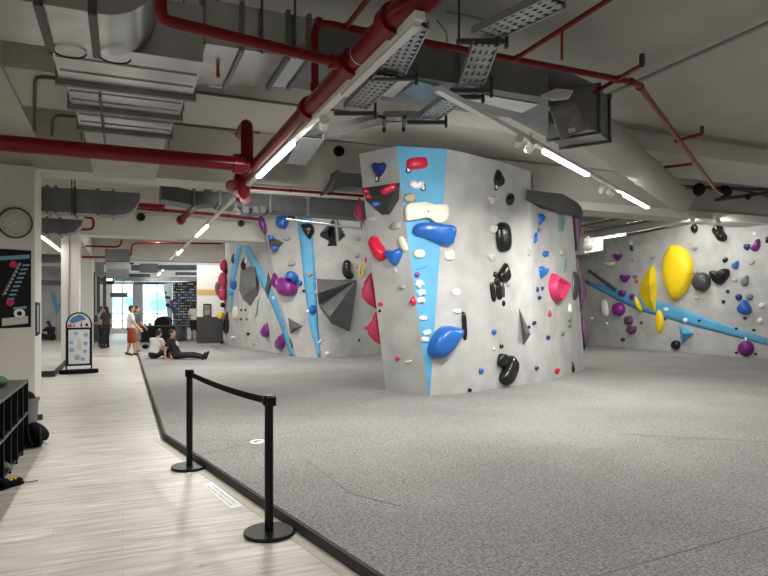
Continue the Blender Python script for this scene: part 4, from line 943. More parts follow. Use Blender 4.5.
pipe([ony(120, 207, 19.6), ony(205, 213.5, 19.6), ony(262, 219.5, 19.6)], .05, 'red pipe along the face of the far beam', [(0, .5), (1, .4)], .2)
pipe([ony(134, 205, 17.0), ony(163, 207, 17.0), ony(163.5, 199, 17)], .07, 'short thick red pipe under the ribbed duct end', [], .2)
pipe([ony(180, 221, 18.5), ony(190, 211, 18.0), ony(212, 186, 15.6)], .09, 'red pipe slanting up with a round flange by the far beam', [(0, .1)], .2)
# round holes and speakers in the beams
for px, py, y, rr, lab in ((339, 151, 12.36, .11, 'round black opening in the beam near the wall island'), (141, 217, 19.96, .12, 'round dark opening in the far beam near the red pipes'), (241, 223.5, 19.96, .10, 'small dark round fitting on the far beam by the walkway wall')):
    c = ony(px, py, y); o = MB().tube([c+V(0, -.03, 0), c+V(0, .05, 0)], rr, 18).make('beam_sleeve', M_BLACK); recentre(o); tag(o, lab, 'fitting')
# grey conduits
def conduit(pts, r, label): 
    o = MB().tube(roundpath(pts, .1), r, 8).make('conduit', mat('conduit_grey', (.30, .30, .285), .5, .3), autosm=True); recentre(o); tag(o, label, 'conduit', 'grey conduits on the ceiling')
conduit([onz(596, 100, 4.9), onz(790, 14, 4.9)], .032, 'straight grey conduit crossing the open ceiling')
conduit([V(5.5, 9.05, 5.0), V(17.9, 9.05, 5.0)], .03, 'grey conduit running along the front beam')
conduit([onz(437, 21, 5.0), onz(447, 33, 5.0), onz(448, 87, 4.5)], .012, 'thin bent conduit dropping behind the perforated trays')
conduit([onz(446, 12, 5.0), onz(480, 18, 5.0), onz(487, 24, 5.0)], .012, 'short bent conduit on the slab above the perforated trays')
conduit([W(31, 131, 8.6), W(31, 100, 8.4), V(-1.36, 9.1, 4.62), V(-.3, 9.1, 4.62)], .018, 'brown conduit bending along the front beam by the clock pier') if False else None

brown = mat('brown_conduit', (.10, .085, .07), .6)
for a_, b_, l_ in MD:
    o = MB().tube([a_, b_], .02, 8).make('conduit', brown); recentre(o); tag(o, l_, 'conduit', 'brown conduits on the front beam')
for pts_, l_ in (([(74, 80), (38, 77), (35, 81), (34.5, 130)], 'outer brown conduit bending round the beam corner above the clock pier'), ([(80, 117), (57, 115), (53, 119), (51.5, 139)], 'inner brown conduit bending round the beam corner above the clock pier')):
    o = MB().tube(roundpath([onz(*p, 4.655) for p in pts_], .15), .022, 8).make('conduit', brown, autosm=True); recentre(o); tag(o, l_, 'conduit', 'brown conduits on the front beam')
# ---- cable trays
def tray(pts, half, label, cover=None, lat=None):
    pts = [Vector(p) for p in pts]; r = empty('cable_tray', pts[0], label, 'cable tray', 'perforated cable trays')
    for i in range(len(pts)-1):
        a, b = pts[i], pts[i+1]; u = (b-a).normalized(); s = u.cross(UP)
        if s.length < .05: s = RV.copy()
        s.normalize(); nrm = s.cross(u).normalized(); L = (b-a).length
        for k in (-1, 1): MB().obox((a+b)/2+s*(k*half)+nrm*.02, u*(L/2), s*.008, nrm*.035).make('side_rail', M_TRAY, r)
        mb = MB(); n = max(2, int(L/.085))
        for k in range(n):
            c = a.lerp(b, (k+.5)/n); mb.obox(c, u*.024, s*half, nrm*.005)
        for q in (-.5, 0, .5): mb.obox((a+b)/2+s*(q*half), u*(L/2), s*.018, nrm*.004)
        mb.make('perforated_bed', M_TRAY, r)
        if cover: MB().obox((a+b)/2+nrm*.025, u*(L/2), s*half*.9, nrm*.006).make('cable_bundle', cover, r)
    return r
def bracket(r, c, s, half):
    b = MB(); b.obox(c-UP*.04, s*(half+.06), s.cross(UP).normalized()*.02, UP*.02); b.obox(c+s*(half+.05), s*.015, s.cross(UP).normalized()*.02, UP*.10); b.make('bracket', M_STEEL, r)
zt = 4.05
t1 = [onz(556, 2, zt), onz(482, 37, zt)]
dk = mat('dark_cables', (.05, .05, .05), .6)
r = tray(t1, .13, 'perforated tray coming down from the top edge towards the ladder tray', dk)
bracket(r, t1[1], RV, .17)
t2 = [onz(486, 44, 3.98), onz(471, 86, 3.80)]
r = tray(t2, .115, 'steep ladder tray with beige cables between two bends', mat('beige_cables', (.52, .47, .33), .6))
bracket(r, t2[1]-UP*.01, RV, .15)
t3 = [onz(468, 90, 3.80), onz(427, 119, 3.80)]
r = tray(t3, .12, 'short tray with pale blue cables under the cross duct', mat('pale_blue_cables', (.35, .47, .60), .6)); bracket(r, t3[1], RV, .17); bracket(r, t3[0].lerp(t3[1], .1), RV, .15)
t4 = [onz(425, 119, 3.80), onz(404, 118.5, 3.8), onz(384, 119, 3.8), onz(362, 125, 3.80), onz(328, 134, 3.80), onz(312, 138, 3.80)]
r = tray(t4, .10, 'long curving tray sagging between the island top and the thickest pipe', dk)
for q in t4[1:3]: bracket(r, q, FV, .13)
t5 = [onz(414, 26, 3.84), onz(393, 72, 3.84)]
r = tray(t5, .12, 'perforated tray hugging the light strip near the thickest pipe elbow', dk); bracket(r, t5[1]-UP*.02, RV, .17)
t6 = [onz(388, 76, 3.78), onz(355, 108, 3.78)]
r = tray(t6, .12, 'perforated tray below the white duct panel beside the light strip', dk); bracket(r, t6[1]-UP*.02, RV, .17)
t7 = [onz(312, 138, 3.72), onz(296, 164, 3.72)]
r = tray(t7, .14, 'lowest tray section ending beside the lit tube of the long strip', dk)

r = tray([onz(148, 36, 4.18), onz(196, 48, 4.18)], .09, 'short dark tray between the silver bend and the cross duct', dk)
# ---- lights
LIGHTS = []
def led(p0, p1, label, lit=(), group='long white light strips', watts=60, wid=.035):
    p0, p1 = Vector(p0), Vector(p1); u = (p1-p0).normalized(); s = u.cross(UP).normalized(); L = (p1-p0).length
    r = empty('light_strip', p0, label, 'light', group)
    hs_ = MB().obox((p0+p1)/2+UP*.03, u*(L/2), s*wid, UP*.025).make('housing', M_WHITE, r)
    for a, b, on_ in lit:
        c = p0.lerp(p1, (a+b)/2); l = L*(b-a)
        MB().obox(c-UP*.012, u*(l/2), s*(wid*.85), UP*.017).make('lit_tube' if on_ else 'unlit_diffuser', M_LED if on_ else M_LEDOFF, hs_)
        if on_ and watts:
            ld = bpy.data.lights.new('strip_lamp', 'AREA'); ld.shape = 'RECTANGLE'; ld.size = l; ld.size_y = wid*2; ld.energy = watts; ld.color = (1, .965, .91)
            lo = bpy.data.objects.new('strip_lamp', ld); COL.objects.link(lo); lo.location = c-UP*.035
            lo.rotation_euler = (0, 0, math.atan2(u.y, u.x)); LIGHTS.append(lo)
    return r
def tpar(px, py, z, p0, p1):
    q = onz(px, py, z); return (q-p0).dot((p1-p0).normalized())/(p1-p0).length
zl = 3.42; a = V(1.715, 3.49, zl); b = V(1.715, 25.5, zl)
def ty(py):
    d = F*(zl-H)/(HZ-py); p = None
    # along the strip: depth from the row in the picture
    y = (d-1.715*math.sin(TH))/math.cos(TH); return (y-a.y)/(b.y-a.y)
led(a, b, 'long white light strip running away beneath the thickest red pipe', [(.002, ty(93), False), (ty(143), ty(176), True), (ty(225.5), ty(236), True), (ty(250), ty(254), True)], watts=105)
z2 = 3.52; a2 = onz(437, 92, z2); b2_ = onz(650, 208.5, z2)
f2 = lambda px, py: tpar(px, py, z2, a2, b2_)
led(a2, b2_, 'white light strip slanting over the wall island', [(f2(543, 151), f2(586, 174.5), True), (f2(622, 195), f2(648, 207), True)], watts=125)
for k in range(4): MB().tube([a2.lerp(b2_, .08+.28*k)+UP*.05, V(*a2.lerp(b2_, .08+.28*k)[:2], SLAB)], .006, 6).make('hanger_rod', M_STEEL, None) if False else None
l3a, l3b = W(596, 239, 20.5), W(626, 234.2, 20.5)
led(l3a, l3b, 'short lit strip high at the far end of the long side wall', [(.02, .98, True)], watts=40)
led(onz(41, 236, 3.45), onz(61, 251, 3.45), 'lit strip behind the clock pier', [(.02, .98, True)], watts=60)
led(onz(158, 275, 3.3), onz(163, 270, 3.3), 'tiny lit strip in the far ceiling near the windows', [(0, 1, True)], watts=15)
led(W(143, 271.5, 27), W(165, 272.5, 27), 'thin white strip crossing the far ceiling', [(0, 1, False)], watts=0)
# unseen strips added to fill in room light (behind the camera, above the frame, behind the beams)
for (p, q, w) in (((-2.5, -3.5, zl), (-2.5, .5, zl), 30), ((1.715, -4, zl), (1.715, 1.2, zl), 50), ((5.6, -3, zl), (5.6, 1.6, zl), 55), ((9.5, -2, zl), (9.5, 3.0, zl), 80), ((14.5, 1, zl), (14.5, 7.2, zl), 120),
                  ((8.5, 14.6, 4.98), (12.5, 14.6, 4.98), 80), ((13.5, 14.6, 4.98), (17.0, 14.6, 4.98), 70), ((-1.5, 1.5, zl), (-1.5, 8.1, zl), 75), ((2.2, 16.4, 4.98), (5.2, 16.4, 4.98), 130),  # the strip above the shelf follows from the shelf's floor shadow
                  ((-6.5, 15, 3.6), (-6.5, 19, 3.6), 60), ((-5, 24, 4.6), (-5, 28, 4.6), 90), ((1.2, 22.6, 4.6), (1.2, 26, 4.6), 60), ((6, 26.3, 4.6), (1.5, 26.3, 4.6), 60), ((6, 32, 4.4), (1, 32, 4.4), 50), ((-.6, 35, 4.4), (-.6, 39, 4.4), 80)):
    led(p, q, 'unseen white light strip filling in the room light', [(.02, .98, True)], 'unseen ceiling light strips', w)
def spot(px, py, z, aim, label, watts=0, ang=60, w=.045):
    p = onz(px, py, z) if isinstance(z, float) else W(px, py, z[0]); aim = Vector(aim); u = (aim-p).normalized()
    r = empty('track_spotlight', p, label, 'light', 'track spotlights')
    lh = MB().tube([p-u*.10, p+u*.07], w, 16).make('lamp_head', M_WHITE, r, autosm=True)
    MB().tube([p+u*.068, p+u*.076], w*.85, 16).make('lens', M_LED if watts else M_LEDOFF, lh)
    MB().tube([p-u*.04, p-u*.04+UP*.14], .012, 8).make('bracket', M_WHITE, r)
    if watts:
        ld = bpy.data.lights.new('spot_lamp', 'SPOT'); ld.energy = watts; ld.spot_size = math.radians(ang); ld.spot_blend = .7; ld.shadow_soft_size = .06; ld.color = (1, .97, .93)
        lo = bpy.data.objects.new('spot_lamp', ld); COL.objects.link(lo); lo.location = p+u*.09; lo.rotation_euler = u.to_track_quat('-Z', 'Y').to_euler()
C_ISL = hit(455, 230)[0]
spot(324, 124, 3.36, hit(300, 300)[0], 'white spotlight hanging where the long strip passes the trays', 120, 70)
spot(518, 142, 3.46, hit(480, 230)[0], 'white spotlight on the slanting strip nearest the island top', 260, 75)
spot(530, 147, 3.46, hit(440, 300)[0], 'second white spotlight along the slanting strip from the island top', 160, 70)
spot(602, 189, 3.46, hit(560, 300)[0], 'first white spotlight between the two lit tubes of the slanting strip', 160, 75)
spot(610, 193, 3.46, (17.4, 15, 2), 'second white spotlight between the two lit tubes of the slanting strip', 250, 80)
spot(237, 211.5, 3.3, hit(320, 290)[0], 'white spotlight on the long strip near the walkway wall', 300, 80)
for i, (px, py, tgt, l) in enumerate(((692.5, 219.5, (690, 250), 'bright spotlight lens under the beam over the largest yellow lens'), (718, 220.5, (738, 262), 'bright spotlight under the beam near the bone-shaped black hold'))):
    p = onplane(px, py, V(14.6+.6*i, 0, 0), V(1, 0, 0)) if False else W(px, py, 17.2)
    spot(px, py, (17.0,), hit(*tgt)[0], l, 120, 95, .06)
spot(178, 254, (24.5,), (4, 28, 1), 'small spotlight below the far end of the long strip', 60, 90)
# globe and housing at the far end
g = empty('globe_lamp', W(588, 246, 20.2), 'round white globe lamp by the far end of the long side wall', 'light')
MB().ell(W(588, 246, 20.2), V(.17, 0, 0), V(0, .17, 0), V(0, 0, .17)).make('globe', M_LEDOFF, g, smooth=True)
MB().tube([W(588, 241, 20.2), W(588, 236, 20.2)], .03, 8).make('stem', M_WHITE, g)
o = MB().prism([W(584.5, 238, 20.9), W(603, 237, 20.9), W(603, 250, 20.9), W(584.5, 253.5, 20.9)], FV*.5).make('ceiling_box', M_WALLP); recentre(o); tag(o, 'beige boxed bulkhead behind the globe lamp', 'bulkhead')
zz = 4.75
for (p, q, l) in (((578, 226), (625, 217), 'upper black rail under the far bay ceiling'), ((584, 232), (668, 217.5), 'middle black rail under the far bay ceiling'), ((628, 234.5), (694, 222), 'black rail along the top of the long side wall')):
    a_, b_ = W(*p, 18.0), W(*q, 18.3); o = MB().tube([a_, b_], .045, 8).make('ceiling_rail', M_STEEL); recentre(o); tag(o, l, 'rail', 'black ceiling rails')
o = MB().tube([W(286.5, 219.5, 16.5), W(362, 229, 16.2)], .03, 10).make('ceiling_rail', M_TRAY); recentre(o); tag(o, 'thin white tube hung across the top of the wall with the tall stripe', 'rail')
# frame of the overhead box by the black spikes
o = MB().tube([W(334, 215.5, 18.3), W(361, 219, 17.8), W(361.5, 229, 17.8)], .03, 8).make('ceiling_rail', M_STEEL); recentre(o); tag(o, 'dark thin bracket frame above the glossy black spikes', 'rail')
# clutter in the far ceiling
r = empty('air_duct', ony(117, 262, 22), 'pale boxed duct hanging in the far walkway bay', 'duct')
MB().prism([ony(105, 249, 22), ony(130, 249, 22), ony(130, 261, 22), ony(105, 261, 22)], V(0, 1.2, 0)).make('duct_body', M_GALVD, r)
MB().prism([ony(106, 262, 22.2), ony(129, 262, 22.2), ony(129, 269, 22.2), ony(106, 269, 22.2)], V(0, 2.2, 0)).make('lower_box', M_GALV, r)
MB().prism([ony(106, 269, 22.1), ony(129, 269, 22.1), ony(129, 275.5, 22.1), ony(106, 275.5, 22.1)], V(0, 2.2, 0)).make('vent_face', M_GALVD, r)
for (pts, y, m, l) in (([(131, 265), (222, 265), (222, 270), (131, 270)], 31.5, M_GALVD, 'long grey duct crossing the far ceiling behind the end beam'), ([(115, 276), (200, 277), (200, 281.5), (115, 281)], 36.5, M_GALV, 'pale duct above the far windows'), ([(140, 263.5), (158, 263.5), (158, 272), (140, 272)], 26.5, M_STEEL, 'dark box in the far ceiling beside the thin white strip'), ([(95, 262), (104, 262), (104, 276), (95, 276)], 26, M_GALVD, 'narrow grey duct beside the far column')):
    o = MB().prism([ony(*p, y) for p in pts], V(0, .7, 0)).make('air_duct', m); recentre(o); tag(o, l, 'duct')

for (x0, y0_, x1, y1_, y, m, l) in ((134, 282, 172, 284.5, 38.5, M_STEEL, 'dark low duct just above the farthest window'), (128, 273.5, 150, 277, 34.0, M_STEEL, 'dark box under the end beam near the thin white strip'), (176, 272, 216, 275, 33.0, M_STEEL, 'dark pipe casing above the black training board'),
        (41, 254, 61, 262, 24.0, M_STEEL, 'dark duct hanging behind the clock pier, upper one'), (41, 266, 61, 273, 26.5, M_GALVD, 'grey duct hanging behind the clock pier, middle one'), (41, 280, 61, 285, 29.5, M_STEEL, 'dark duct hanging behind the clock pier, lowest one'), (100, 262, 134, 264, 33.0, M_STEEL, 'thin dark casing crossing behind the boxed duct')):
    o = MB().prism([ony(x0, y0_, y), ony(x1, y0_+.5, y), ony(x1, y1_, y), ony(x0, y1_, y)], V(0, .5, 0)).make('air_duct', m); recentre(o); tag(o, l, 'duct')

for p, q, d1, d2, rr, l in (((664, 186), (768, 190), 16.2, 17.0, .05, 'upper black service pipe along the middle beam near the sprinkler joint'), ((716, 200), (768, 193), 16.6, 17.2, .05, 'lower black service pipe along the middle beam near the sprinkler joint'), ((722, 186), (768, 196), 16.8, 17.3, .035, 'crossing black service pipe along the middle beam near the sprinkler joint')):
    o = MB().tube([W(*p, d1), W(*q, d2)], rr, 8).make('service_pipe', M_STEEL); recentre(o); tag(o, l, 'pipe', 'black service pipes by the middle beam')
for px, py, l in ((699, 189.5, 'black fan-shaped unit under the ceiling before the sprinkler joint'), (725.5, 192, 'larger black unit under the ceiling past the sprinkler joint'), (748, 197, 'small black knob on the lower service pipe')):
    q = .16 if px < 740 else .07
    o = MB().ell(W(px, py, 16.4), V(q, 0, 0), V(0, q, 0), V(0, 0, q*1.1), 12, 8).make('ceiling_unit', M_BLACK, smooth=True); recentre(o); tag(o, l, 'ceiling unit')
# ------------------------------------------------------------------ barrier posts
def post(base, label, belt_to=None):
    x, y = base; r = empty('barrier_post', (x, y, 0), label, 'barrier post', 'belt barrier posts')
    mb = MB(); n = 40
    prof = [(.174, .002), (.178, .005), (.178, .024), (.174, .028), (.02, .029)]
    for (ra, za), (rb, zb_) in zip(prof, prof[1:]):
        vs = []; 
        for k in range(n): a = 2*math.pi*k/n; vs.append((x+ra*math.cos(a), y+ra*math.sin(a), za))
        for k in range(n): a = 2*math.pi*k/n; vs.append((x+rb*math.cos(a), y+rb*math.sin(a), zb_))
        mb.add(vs, [(k, (k+1) % n, n+(k+1) % n, n+k) for k in range(n)])
    mb.add([(x+.172*math.cos(2*math.pi*k/n), y+.172*math.sin(2*math.pi*k/n), .002) for k in range(n)], [tuple(range(n-1, -1, -1))])
    mb.make('base', M_BLACK, r, autosm=True)
    MB().tube([V(x, y, .03), V(x, y, .93)], .031, 24).make('pole', M_BLACK, r, autosm=True)
    MB().tube([V(x, y, .92), V(x, y, .985)], .043, 24).make('belt_head', M_BLACK, r, autosm=True)
    MB().tube([V(x, y, .985), V(x, y, .992)], .038, 24).make('cap', M_BLACK, r)
    return r
N0 = onz(269, 534, 0); F0 = onz(189.5, 468, 0)
rn = post((N0.x, N0.y), 'black belt barrier post nearest the camera, belt running from its head'); rf = post((F0.x, F0.y), 'black belt barrier post farther along the padding edge', 1)
u = V(F0.x-N0.x, F0.y-N0.y, 0).normalized(); s = V(u.y, -u.x, 0)
for r_, p_, k in ((rn, N0, -1), (rn, N0, 1), (rf, F0, -1)):
    MB().obox(V(p_.x, p_.y, .952)+u*(.045*k), u*.014, s*.03, UP*.032).make('belt_clip', M_BLACK, r_)
bl = MB(); pts = []
for k in range(25):
    t = k/24; c = V(N0.x, N0.y, 0).lerp(V(F0.x, F0.y, 0), .02+.96*t); pts.append(V(c.x, c.y, .948-.022*4*t*(1-t)))
vs = []; fs = []
for p in pts: vs += [p-UP*.025+s*.002, p+UP*.025+s*.002, p+UP*.025-s*.002, p-UP*.025-s*.002]
for i in range(24):
    for j in range(4): fs.append((i*4+j, i*4+(j+1) % 4, i*4+4+(j+1) % 4, i*4+4+j))
fs += [(0, 1, 2, 3), (96, 97, 98, 99)]
bl.add(vs, fs).make('belt', M_BLACKF, rn)
# floor sticker
def text_mesh(body, size, name, m):
    cu = bpy.data.curves.new(name, 'FONT'); cu.body = body; cu.size = size; cu.align_x = 'CENTER'; cu.align_y = 'CENTER'; cu.extrude = .0005
    o = bpy.data.objects.new(name, cu); COL.objects.link(o); bpy.context.view_layer.update()
    me = bpy.data.meshes.new_from_object(o.evaluated_get(bpy.context.evaluated_depsgraph_get())); bpy.data.objects.remove(o)
    me.materials.clear(); return link(name, me, m)
P = [onz(202.5, 484.5, .002), onz(212, 482, .002), onz(243.5, 506, .002), onz(231, 509, .002)]
st = MB().prism(P, V(0, 0, .001)).make('floor_sticker', mat('white_vinyl', (.74, .74, .74), .4)); recentre(st); tag(st, 'white warning sticker with faint print stuck to the wood floor between the posts', 'sticker')
bpy.context.view_layer.update()
c = sum(P, Vector())/4; dx = ((P[2]+P[3])-(P[0]+P[1])).normalized(); L_ = (((P[2]+P[3])-(P[0]+P[1]))/2).length; wd = (((P[1]+P[2])-(P[0]+P[3]))/2).length
faint = mat('faint_violet_ink', (.47, .47, .56), .6); mb = MB(); dy = UP.cross(dx).normalized()
random.seed(2)
for row in (-.22, .16):
    x = -.40*L_
    while x < .40*L_:
        w_ = random.uniform(.008, .022)
        mb.obox(c+dx*(x+w_/2)+dy*(row*wd+random.uniform(-.004, .004))+UP*.0016, dx*(w_/2), dy*(wd*.10), UP*.0004); x += w_+random.choice((.007, .007, .02))
pr = mb.make('sticker_print', faint); pr.parent = st; pr.matrix_parent_inverse = Matrix.Translation(-st.location)
# white printed mark on the padding
c = onz(257.5, 441.5, MZ+.002); mb = MB(); pts = []
for k in range(14):
    a = .5+k*(2*math.pi-1.0)/13; pts.append((math.cos(a), math.sin(a)))
sx, sy = .085, .12
for (x0, y0_), (x1, y1_) in zip(pts, pts[1:]):
    mb.prism([c+RV*(x0*sx)+FV*(y0_*sy), c+RV*(x1*sx)+FV*(y1_*sy), c+RV*(x1*sx*.55)+FV*(y1_*sy*.55), c+RV*(x0*sx*.55)+FV*(y0_*sy*.55)], V(0, 0, .001))
mb.prism([c+RV*.0+FV*.0, c+RV*.14+FV*-.01, c+RV*.14+FV*-.05, c+RV*.0+FV*-.04], V(0, 0, .0011))
o = mb.make('padding_mark', HC['white']); recentre(o); tag(o, 'small white printed mark on the grey padding beside the nearest post', 'mark')
# little block by the bin
p = onz(39.5, 419.5, 0); o = MB().box((p.x-.04, p.y-.04, .001), (p.x+.04, p.y+.04, .07)).make('door_wedge', M_RUBBER, bevel=.008); recentre(o); tag(o, 'small dark rubber block lying on the wood floor beside the bin', 'block')

# ------------------------------------------------------------------ shoe shelf and what stands by it
XF = -1.0; YA, YB = 4.6, 8.15; ZS = .79; DP = .42
r = empty('cubby_shelf', (XF-DP/2, (YA+YB)/2, 0), 'low black cubby shelf for shoes along the clock pier side', 'shelf')
MB().box((XF-DP, YA, ZS-.03), (XF, YB, ZS)).make('top_board', mat('shelf_top', (.06, .058, .056), .4), r, bevel=.004)
MB().box((XF-DP, YA, .40), (XF-.01, YB, .425)).make('middle_shelf', M_BLACK, r)
MB().box((XF-DP, YA, .03), (XF-.01, YB, .055)).make('bottom_shelf', M_BLACK, r)
MB().box((XF-DP, YA, .03), (XF-DP+.012, YB, ZS-.03)).make('back_board', M_BLACK, r)
n = 9
for k in range(n+1):
    y = YA+(YB-YA)*k/n; MB().box((XF-DP, max(YA, y-.012), .002), (XF-.002, min(YB, y+.012), ZS-.03)).make('divider', M_BLACK, r)
MB().box((XF-.012, YA, .40), (XF-.001, YB, .412)).make('shelf_lip', mat('lip_grey', (.12, .12, .12), .4), r)
def blob(name, c, rx, ry, rz, m, label, cat, bumps=.12, seed=1, parts=None):
    random.seed(seed); t = MB().ell(c, V(rx, 0, 0), V(0, ry, 0), V(0, 0, rz), 22, 14)
    for v in t.v:
        d = v-Vector(c); k = 1+bumps*math.sin(d.x/rx*3.1+seed)*math.cos(d.y/ry*2.7)+bumps*.6*math.sin(d.z/rz*4+d.x/rx*2); q = d*k
        e = abs(q.z)/rz
        q.x *= 1.05+.12*max(0, .6-e); q.y *= 1.05; v[:] = Vector(c)+q
        v.z = max(v.z, .004 if c[2] < .5 else ZS+.002)
    o = t.make(name, m, smooth=True); recentre(o); tag(o, label, cat); return o
bp = onz(37, 448, 0)
o = blob('backpack', (bp.x-.01, bp.y+.10, .13), .11, .14, .15, M_BLACKF, 'black backpack slumped on the floor at the end of the shelf', 'bag', .10, 3)
bpy.context.view_layer.update()
for k in (-1, 1):
    s_ = MB().tube(roundpath([V(bp.x-.03+.06*k, bp.y, .24), V(bp.x-.02+.06*k, bp.y-.07, .16), V(bp.x+.04*k, bp.y-.05, .04)], .1), .014, 6).make('strap', M_BLACK); s_.parent = o; s_.matrix_parent_inverse = Matrix.Translation(-o.location)
b_ = MB().ell(V(bp.x+.08, bp.y+.0, .06), V(.03, 0, 0), V(0, .02, 0), V(0, 0, .02)).make('buckle', HC['lightgrey'], smooth=True); b_.parent = o; b_.matrix_parent_inverse = Matrix.Translation(-o.location)
# bin
bc = V(XF-.085, 8.62, 0); r = empty('waste_bin', bc, 'grey plastic bin with a black liner behind the shelf end', 'bin')
def frustum(c, r0, r1, z0, z1, n=28, wall=.006):
    mb = MB(); vs = []
    for rr, z in ((r0, z0), (r1, z1), (r1-wall, z1), (r0-wall, z0+.01)):
        for k in range(n):
            a = 2*math.pi*k/n; vs.append(c+V(rr*math.cos(a), rr*math.sin(a), z))
    fs = []
    for q in range(3):
        for k in range(n): fs.append((q*n+k, q*n+(k+1) % n, (q+1)*n+(k+1) % n, (q+1)*n+k))
    fs += [tuple(range(n-1, -1, -1)), tuple(range(3*n, 4*n))]
    return mb.add(vs, fs)
mbin = mat('bin_grey', (.13, .13, .128), .5)
frustum(bc, .105, .135, .003, .50).make('bucket', mbin, r, autosm=True)
MB().tube([bc+V(0, 0, .485), bc+V(0, 0, .515)], .148, 28).make('rim', mbin, r, autosm=True)
t = MB().ell(bc+V(-.02, -.02, .51), V(.125, 0, 0), V(0, .12, 0), V(0, 0, .10), 20, 12); t.make('bin_liner', M_BLACKF, r, smooth=True)
gp = onz(0, 388, ZS)
o = blob('drawstring_pouch', (gp.x-.02, gp.y+.04, ZS+.06), .07, .09, .07, mat('dark_green_cloth', (.03, .07, .025), .8), 'dark green pouch on top of the shoe shelf', 'bag', .1, 5)
op = onz(5, 475, 0)
o = blob('drawstring_pouch', (op.x-.01, op.y+.06, .06), .06, .07, .075, mat('olive_cloth', (.16, .15, .08), .8), 'olive cloth pouch on the floor against the shelf front', 'bag', .1, 7)
def shoe(c, ang, label, body, sole, seed, strap=None):
    ca, sa = math.cos(ang), math.sin(ang); ux, uy = V(ca, sa, 0), V(-sa, ca, 0)
    r = empty('climbing_shoe', c, label, 'shoe', 'climbing shoes on the floor')
    sl = MB(); pr = [(-.13, .03), (-.10, .038), (0, .034), (.08, .046), (.13, .03), (.145, 0), (.13, -.03), (.08, -.044), (0, -.032), (-.10, -.036), (-.13, -.028)]
    sl.prism([Vector(c)+ux*a+uy*b+UP*.002 for a, b in pr], V(0, 0, .018)); sl.make('sole', sole, r)
    up_ = MB().ell(Vector(c)+ux*.03+UP*.035, ux*.11, uy*.042, UP*.04, 16, 10); up_.make('upper', body, r, smooth=True)
    MB().tube([Vector(c)-ux*.07+UP*.03, Vector(c)-ux*.075+UP*.085], [.042, .045], 14).make('collar', M_BLACKF, r, smooth=True)
    for k in (-.01, .035): MB().obox(Vector(c)+ux*k+UP*.072, ux*.012, uy*.034, UP*.006).make('strap', strap or sole, r)
sp = onz(11, 487, 0)
M_YEL = HC['yellow']
shoe((sp.x-.01, sp.y, 0), .9, 'black climbing shoe with yellow straps nearest the shelf front', M_BLACKF, M_BLACKF, 1, M_YEL)
shoe((sp.x-.13, sp.y+.03, 0), 1.2, 'black climbing shoe tucked against the olive pouch', M_BLACKF, mat('blue_rubber', (.01, .03, .09), .5), 2)
lc = MB().tube(roundpath([V(sp.x+.05, sp.y+.06, .03), V(sp.x+.12, sp.y+.09, .006), V(sp.x+.2, sp.y+.12, .006)], .05), .004, 6).make('shoe_lace', M_BLACKF); recentre(lc); tag(lc, 'thin dark lace trailing from the shoes onto the wood floor', 'lace')

# ------------------------------------------------------------------ clock and posters
YW = 12.24
cc = ony(15.6, 223, YW); R_ = .265
r = empty('wall_clock', cc, 'round white wall clock with a dark rim on the pier', 'clock')
mb = MB(); n = 48; vs = []
for rr, yy in ((R_, 0), (R_, -.045), (R_-.022, -.045), (R_-.026, -.012)):
    for k in range(n): a = 2*math.pi*k/n; vs.append(cc+V(rr*math.cos(a), yy, rr*math.sin(a)))
fs = []
for q in range(3):
    for k in range(n): fs.append((q*n+k, q*n+(k+1) % n, (q+1)*n+(k+1) % n, (q+1)*n+k))
mb.add(vs, fs).make('rim', mat('bronze_rim', (.045, .036, .03), .4), r, autosm=True)
dial = MB().tube([cc+V(0, -.001, 0), cc+V(0, -.012, 0)], R_-.02, 40).make('dial', mat('dial_white', (.52, .52, .50), .5), r)
for k in range(1, 13):
    a = math.pi/2-k*math.pi/6; t = text_mesh(str(k), .062, 'numeral', mat('dial_ink', (.20, .20, .20), .6)); t.rotation_euler = (math.pi/2, 0, 0); t.location = cc+V(math.cos(a)*.185, -.0135, math.sin(a)*.185); adopt(dial, t)
for ang, ln, wd_, nm in ((math.radians(150), .10, .008, 'hour_hand'), (math.radians(205), .155, .005, 'minute_hand')):
    dv_ = V(math.cos(ang), 0, math.sin(ang)); pv = V(-math.sin(ang), 0, math.cos(ang))
    MB().obox(cc+dv_*(ln/2-.02)+V(0, -.018, 0), dv_*(ln/2+.02), pv*wd_, V(0, .002, 0)).make(nm, HC['white'], r)
def wp(px, py, off=.0): return ony(px, py, YW-off)
def quad(pts, off, name, m, r, th=.004): return MB().prism([wp(x, y, off) for x, y in pts], V(0, th, 0)).make(name, m, r)
r = empty('wall_poster', wp(15, 290), 'black poster with a diagonal row of blue bars below the clock', 'poster')
mk = mat('poster_black', (.010, .010, .011), .6, spec=.2); mblue = mat('poster_blue', (.17, .36, .50), .5); mpk = mat('poster_pink', (.55, .02, .12), .5)
quad([(-10, 248), (31, 250.5), (31, 327), (-10, 329)], .012, 'board', mk, r, .011)
quad([(-10, 257), (29.5, 254.5), (29.5, 258.5), (-10, 261)], .016, 'title_band', mblue, r)
for k in range(9):
    y = 264.5+k*4.2; x = 25.5-k*1.9
    quad([(x-3, y), (x+4, y-.4), (x+4, y+1.4), (x-3, y+1.8)], .016, 'blue_bar', mblue, r)
quad([(19, 262), (22, 262.5), (4, 296), (1.5, 295)], .0162, 'step_line', mat('poster_brown', (.16, .12, .11), .6), r)
for k in range(9):
    y = 264.5+k*3.6; x = 19.6-k*1.75; quad([(x-.9, y-.9), (x+.9, y-.9), (x+.9, y+.9), (x-.9, y+.9)], .0165, 'step_dot', HC['lightgrey'], r)
